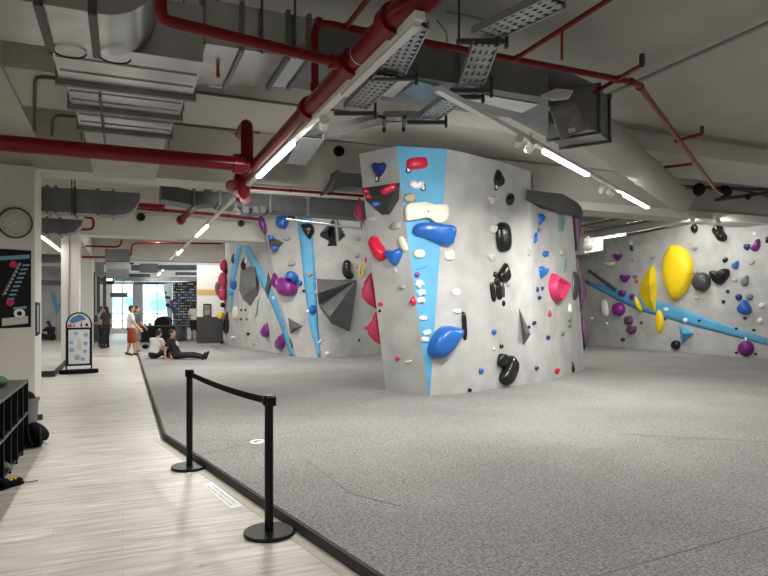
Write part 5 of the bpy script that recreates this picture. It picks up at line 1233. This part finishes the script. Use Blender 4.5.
for (x, y, m_) in ((13.3, 264.2, mpk), (10.2, 302.5, mpk)):
    c = wp(x, y, .016); q = .06; MB().prism([c+V(math.cos(k*math.pi/8)*q, 0, math.sin(k*math.pi/8)*q) for k in range(16)], V(0, .004, 0)).make('pink_dot', m_, r)
quad([(13.5, 307.5), (26.5, 306), (26.5, 308.4), (13.5, 309.6)], .016, 'blue_bar', mblue, r)
c = wp(19.5, 313.5, .016)
def ringpoly(c, r0, r1, ax, ay, n=24):
    mb = MB(); 
    for k in range(n):
        a, b = 2*math.pi*k/n, 2*math.pi*(k+1)/n
        mb.prism([c+ax*(r0*math.cos(a))+ay*(r0*math.sin(a)), c+ax*(r1*math.cos(a))+ay*(r1*math.sin(a)), c+ax*(r1*math.cos(b))+ay*(r1*math.sin(b)), c+ax*(r0*math.cos(b))+ay*(r0*math.sin(b))], V(0, .003, 0))
    return mb
ringpoly(c, .04, .085, V(1, 0, 0), UP).make('white_ring', HC['white'], r)
quad([(2, 318.5), (28, 315.8), (28, 323.4), (2, 326)], .017, 'white_box', mat('poster_paper', (.55, .55, .53), .6), r)
q = [onx(35.8, 302, -1.40), onx(39.3, 303, -1.40), onx(39.3, 334, -1.40), onx(35.8, 336, -1.40)]
r = empty('side_notice', q[0], 'narrow dark framed notice on the side of the clock pier', 'poster')
MB().prism(q, V(.015, 0, 0)).make('notice_frame', mk, r)
q2 = [onx(36.8, 305, -1.385), onx(38.6, 305.5, -1.385), onx(38.6, 331, -1.385), onx(36.8, 332.5, -1.385)]
MB().prism(q2, V(.004, 0, 0)).make('notice_sheet', mat('notice_blue', (.25, .33, .45), .5), r)

# ------------------------------------------------------------------ arched floor sign
sb = onz(79, 373.5, 0); wS = .275; r = empty('floor_sign', (sb.x, sb.y, 0), 'arched black framed poster stand on a wide black foot by the near column', 'sign')
ang = math.radians(8); sx_ = V(math.cos(ang), math.sin(ang), 0); sn = V(math.sin(ang), -math.cos(ang), 0)
def sp_(u_, z, o_=0): return V(sb.x, sb.y, 0)+sx_*u_+UP*z+sn*o_
ft = MB(); nn_ = 24; ft.prism([sp_(0, .002)+sx_*(.44*math.cos(2*math.pi*k/nn_))+sn*(.14*math.sin(2*math.pi*k/nn_)) for k in range(nn_)], V(0, 0, .10)); ft.make('foot', M_BLACKF, r, bevel=.02)
arch = [sp_(-wS, .1), sp_(-wS, 1.18)]+[sp_(-wS*math.cos(k*math.pi/14), 1.18+.30*math.sin(k*math.pi/14)) for k in range(1, 14)]+[sp_(wS, 1.18), sp_(wS, .1)]
MB().tube(arch, .018, 8).make('arch_frame', M_BLACK, r, smooth=True)
MB().prism([sp_(-wS+.02, 1.13, 0)]+[sp_(-(wS-.02)*math.cos(k*math.pi/14), 1.18+.28*math.sin(k*math.pi/14)) for k in range(0, 15)]+[sp_(wS-.02, 1.13)], sn*.006).make('arch_card', mat('card_white', (.62, .62, .62), .5), r)
ab = MB(); ab.prism([sp_(-.22, 1.27, .008), sp_(-.14, 1.37, .008), sp_(0, 1.44, .008), sp_(.10, 1.40, .008), sp_(.16, 1.31, .008), sp_(.05, 1.29, .008), sp_(-.05, 1.25, .008), sp_(-.17, 1.22, .008)], sn*.003); ab.make('blue_print', mat('print_blue', (.06, .18, .38), .5), r)
for u0, u1, z0_, z1_, m_ in ((-.25, -.15, 1.14, 1.20, mpk), (-.13, -.08, 1.14, 1.22, mpk), (.03, .07, 1.14, 1.30, M_BLACK), (.13, .21, 1.15, 1.22, M_BLACK)):
    MB().prism([sp_(u0, z0_, .008), sp_(u1, z0_, .008), sp_(u1-.02, z1_, .008), sp_(u0+.02, z1_, .008)], sn*.003).make('small_print', m_, r)
MB().prism([sp_(-.28, .19, -.004), sp_(.28, .19, -.004), sp_(.28, 1.12, -.004), sp_(-.28, 1.12, -.004)], sn*.03).make('poster_frame', M_BLACK, r)
MB().prism([sp_(-.23, .24, .026), sp_(.23, .24, .026), sp_(.23, 1.07, .026), sp_(-.23, 1.07, .026)], sn*.004).make('poster_sheet', mat('sheet_grey', (.60, .63, .66), .4), r)
mb = MB()
for u_, z_, q in ((-.07, .98, .055), (.15, .94, .07), (-.17, .76, .055), (.14, .73, .065), (-.16, .58, .07), (.13, .54, .06), (-.04, .39, .085), (.08, .35, .06)):
    mb.prism([sp_(u_+q*.8*math.cos(k*math.pi/8), z_+q*.8*math.sin(k*math.pi/8), .030) for k in range(16)], sn*.002)
mb.make('blue_roundels', mat('roundel_blue', (.27, .36, .46), .5), r)
MB().prism([sp_(-.05, .58, .030), sp_(.05, .56, .030), sp_(.04, .82, .030), sp_(-.02, .84, .030)], sn*.002).make('tan_print', mat('print_tan', (.58, .52, .44), .5), r)

# ------------------------------------------------------------------ far end of the gym
r = empty('exit_sign', W(109, 281, 30), 'black hanging box with a pale green lit exit face far down the walkway', 'sign')
ca_ = W(106, 281, 30)
MB().obox(W(106, 281, 30), RV*.36, FV*.06, UP*.16).make('sign_box', M_BLACK, r)
MB().obox(W(109.5, 279.7, 29.93), RV*.14, FV*.01, UP*.06).make('lit_face', mat('exit_glow', (.5, .8, .7), .5, emit=(.55, 1, .85), estr=1.5), r)
MB().tube([W(106, 278, 30), W(106, 272, 30)], .015, 6).make('hanger', M_STEEL, r)
r = empty('hanging_sign', W(119, 295, 33), 'dull brown grey board hanging across the far walkway', 'sign')
MB().obox(W(119, 295, 33), RV*.46, FV*.03, UP*.12).make('sign_board', mat('sign_taupe', (.19, .17, .145), .6), r)
for k in (-1, 1): MB().tube([W(119+5*k, 293, 33), W(119+5*k, 280, 33)], .012, 6).make('hanger', M_STEEL, r)
# counter
ct0, ct1 = onz(136.5, 342, MZ), onz(182.5, 342, MZ)
r = empty('reception_counter', (ct0+ct1)/2, 'long black counter in front of the far windows', 'counter')
dz = .80; MB().prism([W(137, 342, 27.0), W(175, 342, 27.2), W(175, 326.5, 27.2), W(137, 326.5, 27.0)], FV*.6).make('counter_front', M_BLACK, r)
MB().prism([W(175.2, 342, 27.2), W(183, 340.5, 28.2), W(183, 325.8, 28.2), W(175.2, 326.5, 27.2)], FV*.6).make('counter_end', M_BLACK, r)
MB().prism([W(136.5, 326.6, 26.95), W(183.2, 325.9, 27.4), W(183.2, 325.2, 27.4), W(136.5, 325.8, 26.95)], FV*.9).make('counter_top', M_STEEL, r)
o = MB().prism([W(153.5, 326, 27.6), W(154, 321, 27.6), W(157, 317.5, 27.6), W(163, 316, 27.6), W(167, 317.5, 27.6), W(169, 321, 27.6), W(169, 326, 27.6)], FV*.5).make('monitor_back', M_BLACK, bevel=.03); recentre(o); tag(o, 'black rounded equipment cover standing on the far counter', 'equipment')
for i, (px, w_, h_) in enumerate(((142, 1.5, 4), (145, 1.2, 3), (150, 1.8, 3.5))):
    t = MB(); t.ell(W(px, 326.2-h_/2, 27.35), RV*(w_*.044), FV*.05, UP*(h_*.022)); o = t.make('desk_item', (HC['charcoal'], HC['green'], HC['slate'])[i], smooth=True); recentre(o); tag(o, ('small dark item at the end of the far counter', 'small olive plant pot on the far counter', 'small grey box on the far counter next to the cover')[i], 'desk item')
# training board with a ring print
YB_ = 30.9
r = empty('training_board', ony(185, 305, YB_), 'tall black board dotted with small pale grips and a blue ring print', 'training board')
MB().prism([ony(173, 282.5, YB_), ony(198.5, 281, YB_), ony(198.5, 328, YB_), ony(173, 327, YB_)], V(0, .12, 0)).make('board', mat('board_black', (.012, .013, .016), .5), r)
MB().prism([ony(173, 327, YB_-.01), ony(198.5, 328, YB_-.01), ony(198.5, 340, YB_-.01), ony(173, 339, YB_-.01)], V(0, .3, 0)).make('kicker', HC['white'], r)
mb = MB(); c = ony(190.5, 306, YB_-.02); ax_, ay_ = V(1, 0, 0), UP
for k in range(20):
    a, b = .9+k*(4.4/20), .9+(k+1)*(4.4/20); r0, r1 = .42, .72
    mb.prism([c+ax_*(q*1.25*math.cos(t))+ay_*(q*math.sin(t)) for q, t in ((r0, a), (r1, a), (r1, b), (r0, b))], V(0, .012, 0))
mb.make('ring_print', mat('ring_blue', (.014, .05, .12), .5), r)
random.seed(9); mb = MB()
for i in range(11):
    for j in range(16):
        if random.random() < .75:
            p = ony(174.5+i*2.3, 284+j*2.75, YB_-.02); q = random.choice((.018, .026, .034)); mb.box((p.x-q, p.y-.03, p.z-q), (p.x+q, p.y+.015, p.z+q))
o = mb.make('grips', HC['lightgrey'], r); o['kind'] = 'stuff'
# mural leaning panel with dark blots beside the board
r = empty('mural_panel', ony(169, 300, 31.2), 'white panel with dark and pink blots beside the black training board', 'panel')
MB().prism([ony(163, 284, 31.2), ony(172.6, 283, 31.2), ony(172.6, 326, 31.2), ony(169, 326, 31.2)], V(0, .06, 0)).make('panel', mat('panel_ice', (.62, .74, .80), .5), r)
for i, (px, py, q, m_) in enumerate(((165.5, 292.5, .06, M_BLACK), (166.5, 297.3, .08, M_BLACK), (169, 297.5, .07, M_BLACK), (167.5, 305, .10, M_BLACK), (171, 302, .10, HC['pink']), (170, 307, .08, HC['magenta']))):
    c = ony(px, py, 31.18); MB().ell(c, V(q, 0, 0), V(0, .03, 0), V(0, 0, q*.8), 10, 6).make('blot', m_, r)
r = empty('picture_frame', ony(207, 310, YP-.05), 'small framed picture on the white partition', 'picture')
MB().prism([ony(203.2, 303.8, YP-.003), ony(211.3, 303.8, YP-.003), ony(211.3, 316.6, YP-.003), ony(203.2, 316.6, YP-.003)], V(0, -.03, 0)).make('frame', M_BLACK, r)
MB().prism([ony(204.2, 305, YP-.034), ony(210.3, 305, YP-.034), ony(210.3, 315.4, YP-.034), ony(204.2, 315.4, YP-.034)], V(0, -.004, 0)).make('print', mat('print_mauve', (.23, .19, .19), .5, noise=.5, nscale=6), r)
# dark glazed door frame beside the far column
r = empty('glass_partition', ony(99, 320, 31), 'dark framed glass screen beside the far column', 'partition')
for px in (93.8, 98.2, 104.5):
    p = ony(px, 345, 31); MB().box((p.x-.07, 31, .002), (p.x+.07, 31.1, 3.2)).make('upright', M_STEEL, r)
p = ony(93.8, 345, 31); q = ony(104.5, 345, 31)
MB().box((p.x, 31.02, .05), (q.x, 31.05, 1.25)).make('solid_panel', mat('smoke_panel', (.06, .065, .065), .3), r)
MB().box((p.x, 31.03, 1.25), (q.x, 31.04, 3.1)).make('pane', mg, r)
p = onz(145.5, 349, MZ); o = MB().ell(p+UP*.09, V(.12, 0, 0), V(0, .10, 0), V(0, 0, .085)).make('chalk_bag', M_BLACKF, smooth=True); recentre(o); tag(o, 'small black bag on the padding beside the seated pair', 'bag')
# ------------------------------------------------------------------ people
def remeshed(name, mb, m, parent, vox=.011, smooth_it=2):
    o = fromdata(name, mb.v, mb.f, m, None, True, fix=True)
    md = o.modifiers.new('r', 'REMESH'); md.mode = 'VOXEL'; md.voxel_size = vox
    ms = o.modifiers.new('s', 'SMOOTH'); ms.iterations = smooth_it; ms.factor = .5
    bpy.context.view_layer.update()
    me = bpy.data.meshes.new_from_object(o.evaluated_get(bpy.context.evaluated_depsgraph_get()))
    o.modifiers.clear(); old = o.data; o.data = me; me.name = name
    if not me.materials: me.materials.append(m)
    for p in me.polygons: p.use_smooth = True
    if parent: adopt(parent, o)
    return o
def limb(mb, pts, rs, n=10):
    pts = [Vector(p) for p in pts]
    for (a, b, ra, rb) in zip(pts, pts[1:], rs, rs[1:]):
        mb.tube([a, b], [ra, rb], n)
    for p, r in zip(pts, rs): mb.ell(p, V(r, 0, 0), V(0, r, 0), V(0, 0, r), 10, 6)
def person(name_label, origin, fwd, J, shirt, shorts, shoe, hair_long=False, sleeve=.55, legcover=.95, held=None, prn=None, shirt_fit=1.0):
    """J: joints in the body frame (x to its right, y forward, z up, metres)"""
    f = Vector(fwd); f.z = 0; f.normalize(); r_ = f.cross(UP).normalized(); O = Vector(origin)
    T = lambda p: O+r_*p[0]+f*p[1]+UP*p[2]
    D = lambda p: r_*p[0]+f*p[1]+UP*p[2]
    J = {k: T(v) for k, v in J.items()}
    root = empty('person', O, name_label, 'person')
    b = MB(); ch, pe, nk, hd = J['chest'], J['pelvis'], J['neck'], J['head']
    up_ = (ch-pe).normalized(); side = ((J['sr']-J['sl']).normalized()); hs = (J['hr']-J['hl']).normalized(); fw = up_.cross(side)
    if fw.dot(f) < 0: fw = -fw
    b.ell(ch, side*.165, fw*.105, up_*.20, 16, 10); b.ell(pe+up_*.03, hs*.155, fw*.11, up_*.14, 16, 10); b.ell((ch+pe)/2, side*.135, fw*.095, up_*.17, 16, 10)
    limb(b, [J['sl'], ch+up_*.14, J['sr']], [.055, .07, .055]); limb(b, [ch+up_*.16, nk, hd-UP*.03], [.06, .052, .05])
    hu = (hd-nk).normalized(); look = D(J_look(J)) if False else fw
    if 'look' in J: look = (J['look']-O).normalized()
    look = (look-hu*look.dot(hu)).normalized(); hside = look.cross(hu)
    b.ell(hd, hside*.073, look*.092, hu*.115, 16, 12)
    b.ell(hd+look*.03-hu*.06, hside*.052, look*.06, hu*.055, 12, 8)                       # jaw
    limb(b, [hd+look*.088+hu*.012, hd+look*.108-hu*.018], [.010, .015], 6)                 # nose
    b.ell(hd+look*.086-hu*.052, hside*.024, look*.012, hu*.008, 8, 5)                      # mouth
    for k in (-1, 1): b.ell(hd+hside*(.074*k)-hu*.005-look*.005, hside*.012, look*.022, hu*.032, 8, 6)
    for k in ('l', 'r'):
        s, e, w = J['s'+k], J['e'+k], J['w'+k]; limb(b, [s, e, w], [.052, .040, .028])
        dr = (w-e).normalized(); hand = w+dr*.055; pn = dr.cross(UP if abs(dr.z) < .8 else f).normalized(); th = pn.cross(dr).normalized()
        b.ell(hand, pn*.018, th*.040, dr*.055, 10, 6)
        for i, L in enumerate((.060, .072, .068, .052)):
            q = hand+dr*.045+th*((i-1.5)*.020); limb(b, [q, q+dr*L*.55+pn*.006, q+dr*L*.95+pn*.025], [.010, .009, .008], 6)
        q = hand-dr*.02+th*.036; limb(b, [q, q+th*.025+dr*.03, q+th*.028+dr*.06+pn*.01], [.011, .010, .008], 6)
        h, n_, a, t = J['h'+k], J['k'+k], J['a'+k], J['t'+k]; limb(b, [h, n_, a], [.085, .056, .040]); limb(b, [a, a.lerp(t, .5)-UP*.0, t], [.042, .036, .028])
    body = remeshed('body', b, M_SKIN, root, .010)
    c = MB(); g = 1.13*shirt_fit
    c.ell(ch, side*.165*g, fw*.112*g, up_*.215, 16, 10); c.ell((ch+pe)/2, side*.15*g, fw*.108*g, up_*.19, 16, 10); c.ell(pe+up_*.06, hs*.16*g, fw*.118*g, up_*.12, 16, 10)
    limb(c, [J['sl'], ch+up_*.13, J['sr']], [.068, .085, .068])
    for k in ('l', 'r'): limb(c, [J['s'+k], J['s'+k].lerp(J['e'+k], sleeve)], [.068, .066])
    sh = remeshed('shirt', c, shirt, root, .014)
    c = MB(); c.ell(pe+up_*.0, hs*.172, fw*.13, up_*.13, 16, 10)
    for k in ('l', 'r'):
        h, n_, a = J['h'+k], J['k'+k], J['a'+k]
        if legcover <= 1: limb(c, [h, h.lerp(n_, legcover)], [.105, .088 if legcover > .9 else .1])
        else: limb(c, [h, n_, n_.lerp(a, legcover-1)], [.102, .074, .058])
    remeshed('shorts' if legcover <= 1 else 'trousers', c, shorts, root, .014)
    c = MB(); c.ell(hd+hu*.028-look*.018, hside*.083, look*.094, hu*.10, 16, 10)
    if hair_long: c.ell(hd-look*.055-hu*.09, hside*.075, look*.05, hu*.15, 12, 8)
    else: c.ell(hd-look*.04-hu*.02, hside*.078, look*.06, hu*.085, 12, 8)
    remeshed('hair', c, M_HAIR, root, .012)
    for k in (-1, 1): MB().ell(hd+look*.083+hside*(.030*k)+hu*.014, hside*.010, look*.006, hu*.006, 8, 5).make('eye', M_BLACK, body)
    for k in ('l', 'r'):
        a, t = J['a'+k], J['t'+k]; c = MB(); d_ = (t-a).normalized(); limb(c, [a-d_*.03-UP*.0, a.lerp(t, .6), t], [.052, .044, .036]); remeshed('shoe', c, shoe, root, .012)
    if prn:
        pc, m_ = prn; c = MB(); q = ch+fw*(.13*pc); c.ell(q, side*.085, fw*.012, up_*.085, 14, 6); c.make('shirt_print', m_, sh, smooth=True)
    return root, J
def standing(hgt=1.7, armf=(.05, .05), bend=(.1, .1), legs=((0, 0), (0, 0)), lean=0.0, look=None, turn=0):
    k = hgt/1.7
    J = dict(pelvis=(0, 0, .93), chest=(0, lean*.5, 1.25), neck=(0, lean, 1.47), head=(0, lean+.015, 1.60), sl=(-.19, lean*.8, 1.40), sr=(.19, lean*.8, 1.40), hl=(-.09, 0, .90), hr=(.09, 0, .90))
    for q, sgn, i in (('l', -1, 0), ('r', 1, 1)):
        J['e'+q] = (sgn*.235, armf[i]-.02+lean*.6, 1.12); J['w'+q] = (sgn*(.22-bend[i]*.5), armf[i]+bend[i]*2.2+lean*.5, .88+bend[i]*.9)
        fx, fy = legs[i]; J['k'+q] = (sgn*.095, fy*.5+.025, .49); J['a'+q] = (sgn*(.10+fx), fy, .085); J['t'+q] = (sgn*(.115+fx), fy+.16, .038)
    J = {a: tuple(x*k for x in b) for a, b in J.items()}
    if look: J['look'] = look
    return J
tee_w = mat('white_tee', (.62, .61, .58), .9); tee_k = mat('black_tee', (.012, .012, .013), .9); tee_g = mat('grey_tee', (.075, .085, .085), .9)
rust = mat('rust_shorts', (.27, .045, .018), .9); blk = mat('black_trousers', (.012, .012, .014), .9); navy = mat('navy_trousers', (.02, .025, .045), .9)
shoe_b = mat('brown_shoe', (.06, .035, .025), .7); shoe_k = mat('black_shoe', (.012, .012, .012), .6); tan = mat('tan_shorts', (.18, .13, .09), .9)
A = onz(130.5, 356.2, 0)
person('person in a white tee and rust red shorts walking along the wood floor', A, RV*.9+FV*.35, standing(1.66, (.05, .10), (.04, .07), ((0, -.10), (0, .16)), .02), tee_w, rust, shoe_b, legcover=.95)
B_ = W(136.6, 307, 21.6); B_.z = 0
person('person in a grey tee standing just behind the one in rust red shorts', B_, RV, standing(1.63, (.05, .04), (.08, .06), ((0, 0), (0, .08))), tee_g, tan, shoe_k, legcover=.9)
t = MB(); t.ell(W(134.6, 327.5, 21.2), RV*.10, FV*.07, UP*.15, 14, 8); o = t.make('sling_bag', mat('lime_cloth', (.42, .40, .09), .8), smooth=True); recentre(o); tag(o, 'yellow green bag carried between the two people on the walkway', 'bag')
Cc = onz(106.3, 348.5, 0)
person('person with long dark hair in dark clothes standing by the glass screen', Cc, -RV*.8+FV*.2, standing(1.62, (.10, .05), (.15, .08)), mat('dark_top', (.035, .032, .032), .9), blk, shoe_k, hair_long=True, legcover=1.8)
Dd = onz(101.2, 347.5, 0)
person('person in a pale patterned top facing the one with long dark hair', Dd, RV, standing(1.62, (.06, .05), (.10, .08)), mat('pale_top', (.25, .33, .33), .9, noise=.5, nscale=12), navy, shoe_k, legcover=1.8)
G = onz(194.5, 340, MZ)
person('person in a white tee with black shorts standing before the training board', G, FV-RV*.3, standing(1.68, (.04, .04), (.05, .05)), tee_w, blk, shoe_k, legcover=.95)
# seated pair
E = onz(153.5, 358.6, MZ)
Js = dict(pelvis=(0, 0, .13), chest=(0, .10, .42), neck=(0, .17, .63), head=(0, .23, .75), sl=(-.19, .12, .55), sr=(.19, .12, .55), hl=(-.10, .03, .12), hr=(.10, .03, .12),
          el=(-.30, .28, .38), wl=(-.16, .46, .30), er=(.28, .20, .32), wr=(.24, .36, .16), kl=(-.28, .38, .28), kr=(.28, .40, .26), al=(.06, .44, .07), tl=(.18, .50, .05), ar=(-.06, .52, .08), tr=(-.16, .60, .05))
person('person in a white tee sitting hunched on the padding, back to the camera', E, FV+RV*.45, Js, tee_w, blk, shoe_k, legcover=1.6)
Fp = onz(176.5, 359, MZ)
Jf = dict(pelvis=(0, 0, .12), chest=(0, -.10, .42), neck=(0, -.14, .63), head=(0, -.13, .76), sl=(-.19, -.13, .56), sr=(.19, -.13, .56), hl=(-.10, .04, .11), hr=(.10, .04, .11),
          el=(-.26, -.28, .30), wl=(-.28, -.36, .07), er=(.27, -.22, .30), wr=(.30, -.20, .07), kl=(-.12, .48, .14), kr=(.12, .47, .12), al=(-.14, .86, .07), tl=(-.14, .93, .21), ar=(.14, .90, .07), tr=(.17, .98, .20))
person('person in a black tee with a white print sitting with legs stretched out', Fp, RV*1.0-FV*.15, Jf, tee_k, blk, shoe_k, legcover=1.85, prn=(1, HC['lightgrey']))
I_ = onz(52.5, 340.5, .14)
person('person in dark clothes sitting on the far padding behind the clock pier', I_, FV*.3-RV, Js, tee_k, blk, shoe_k, hair_long=True, legcover=1.6)
# ------------------------------------------------------------------ daylight beyond the windows, exposure
w = bpy.data.worlds.new('daylight'); SC.world = w; w.use_nodes = True
bg = w.node_tree.nodes['Background']; bg.inputs[0].default_value = (.86, .95, 1, 1); bg.inputs[1].default_value = 3.0
SC.view_settings.view_transform = 'Standard'; SC.view_settings.look = 'None'; SC.view_settings.gamma = 1; SC.view_settings.use_curve_mapping = False
SC.view_settings.exposure = 0.27
SC.cycles.use_denoising = True
SC.cycles.max_bounces = 8; SC.cycles.diffuse_bounces = 5
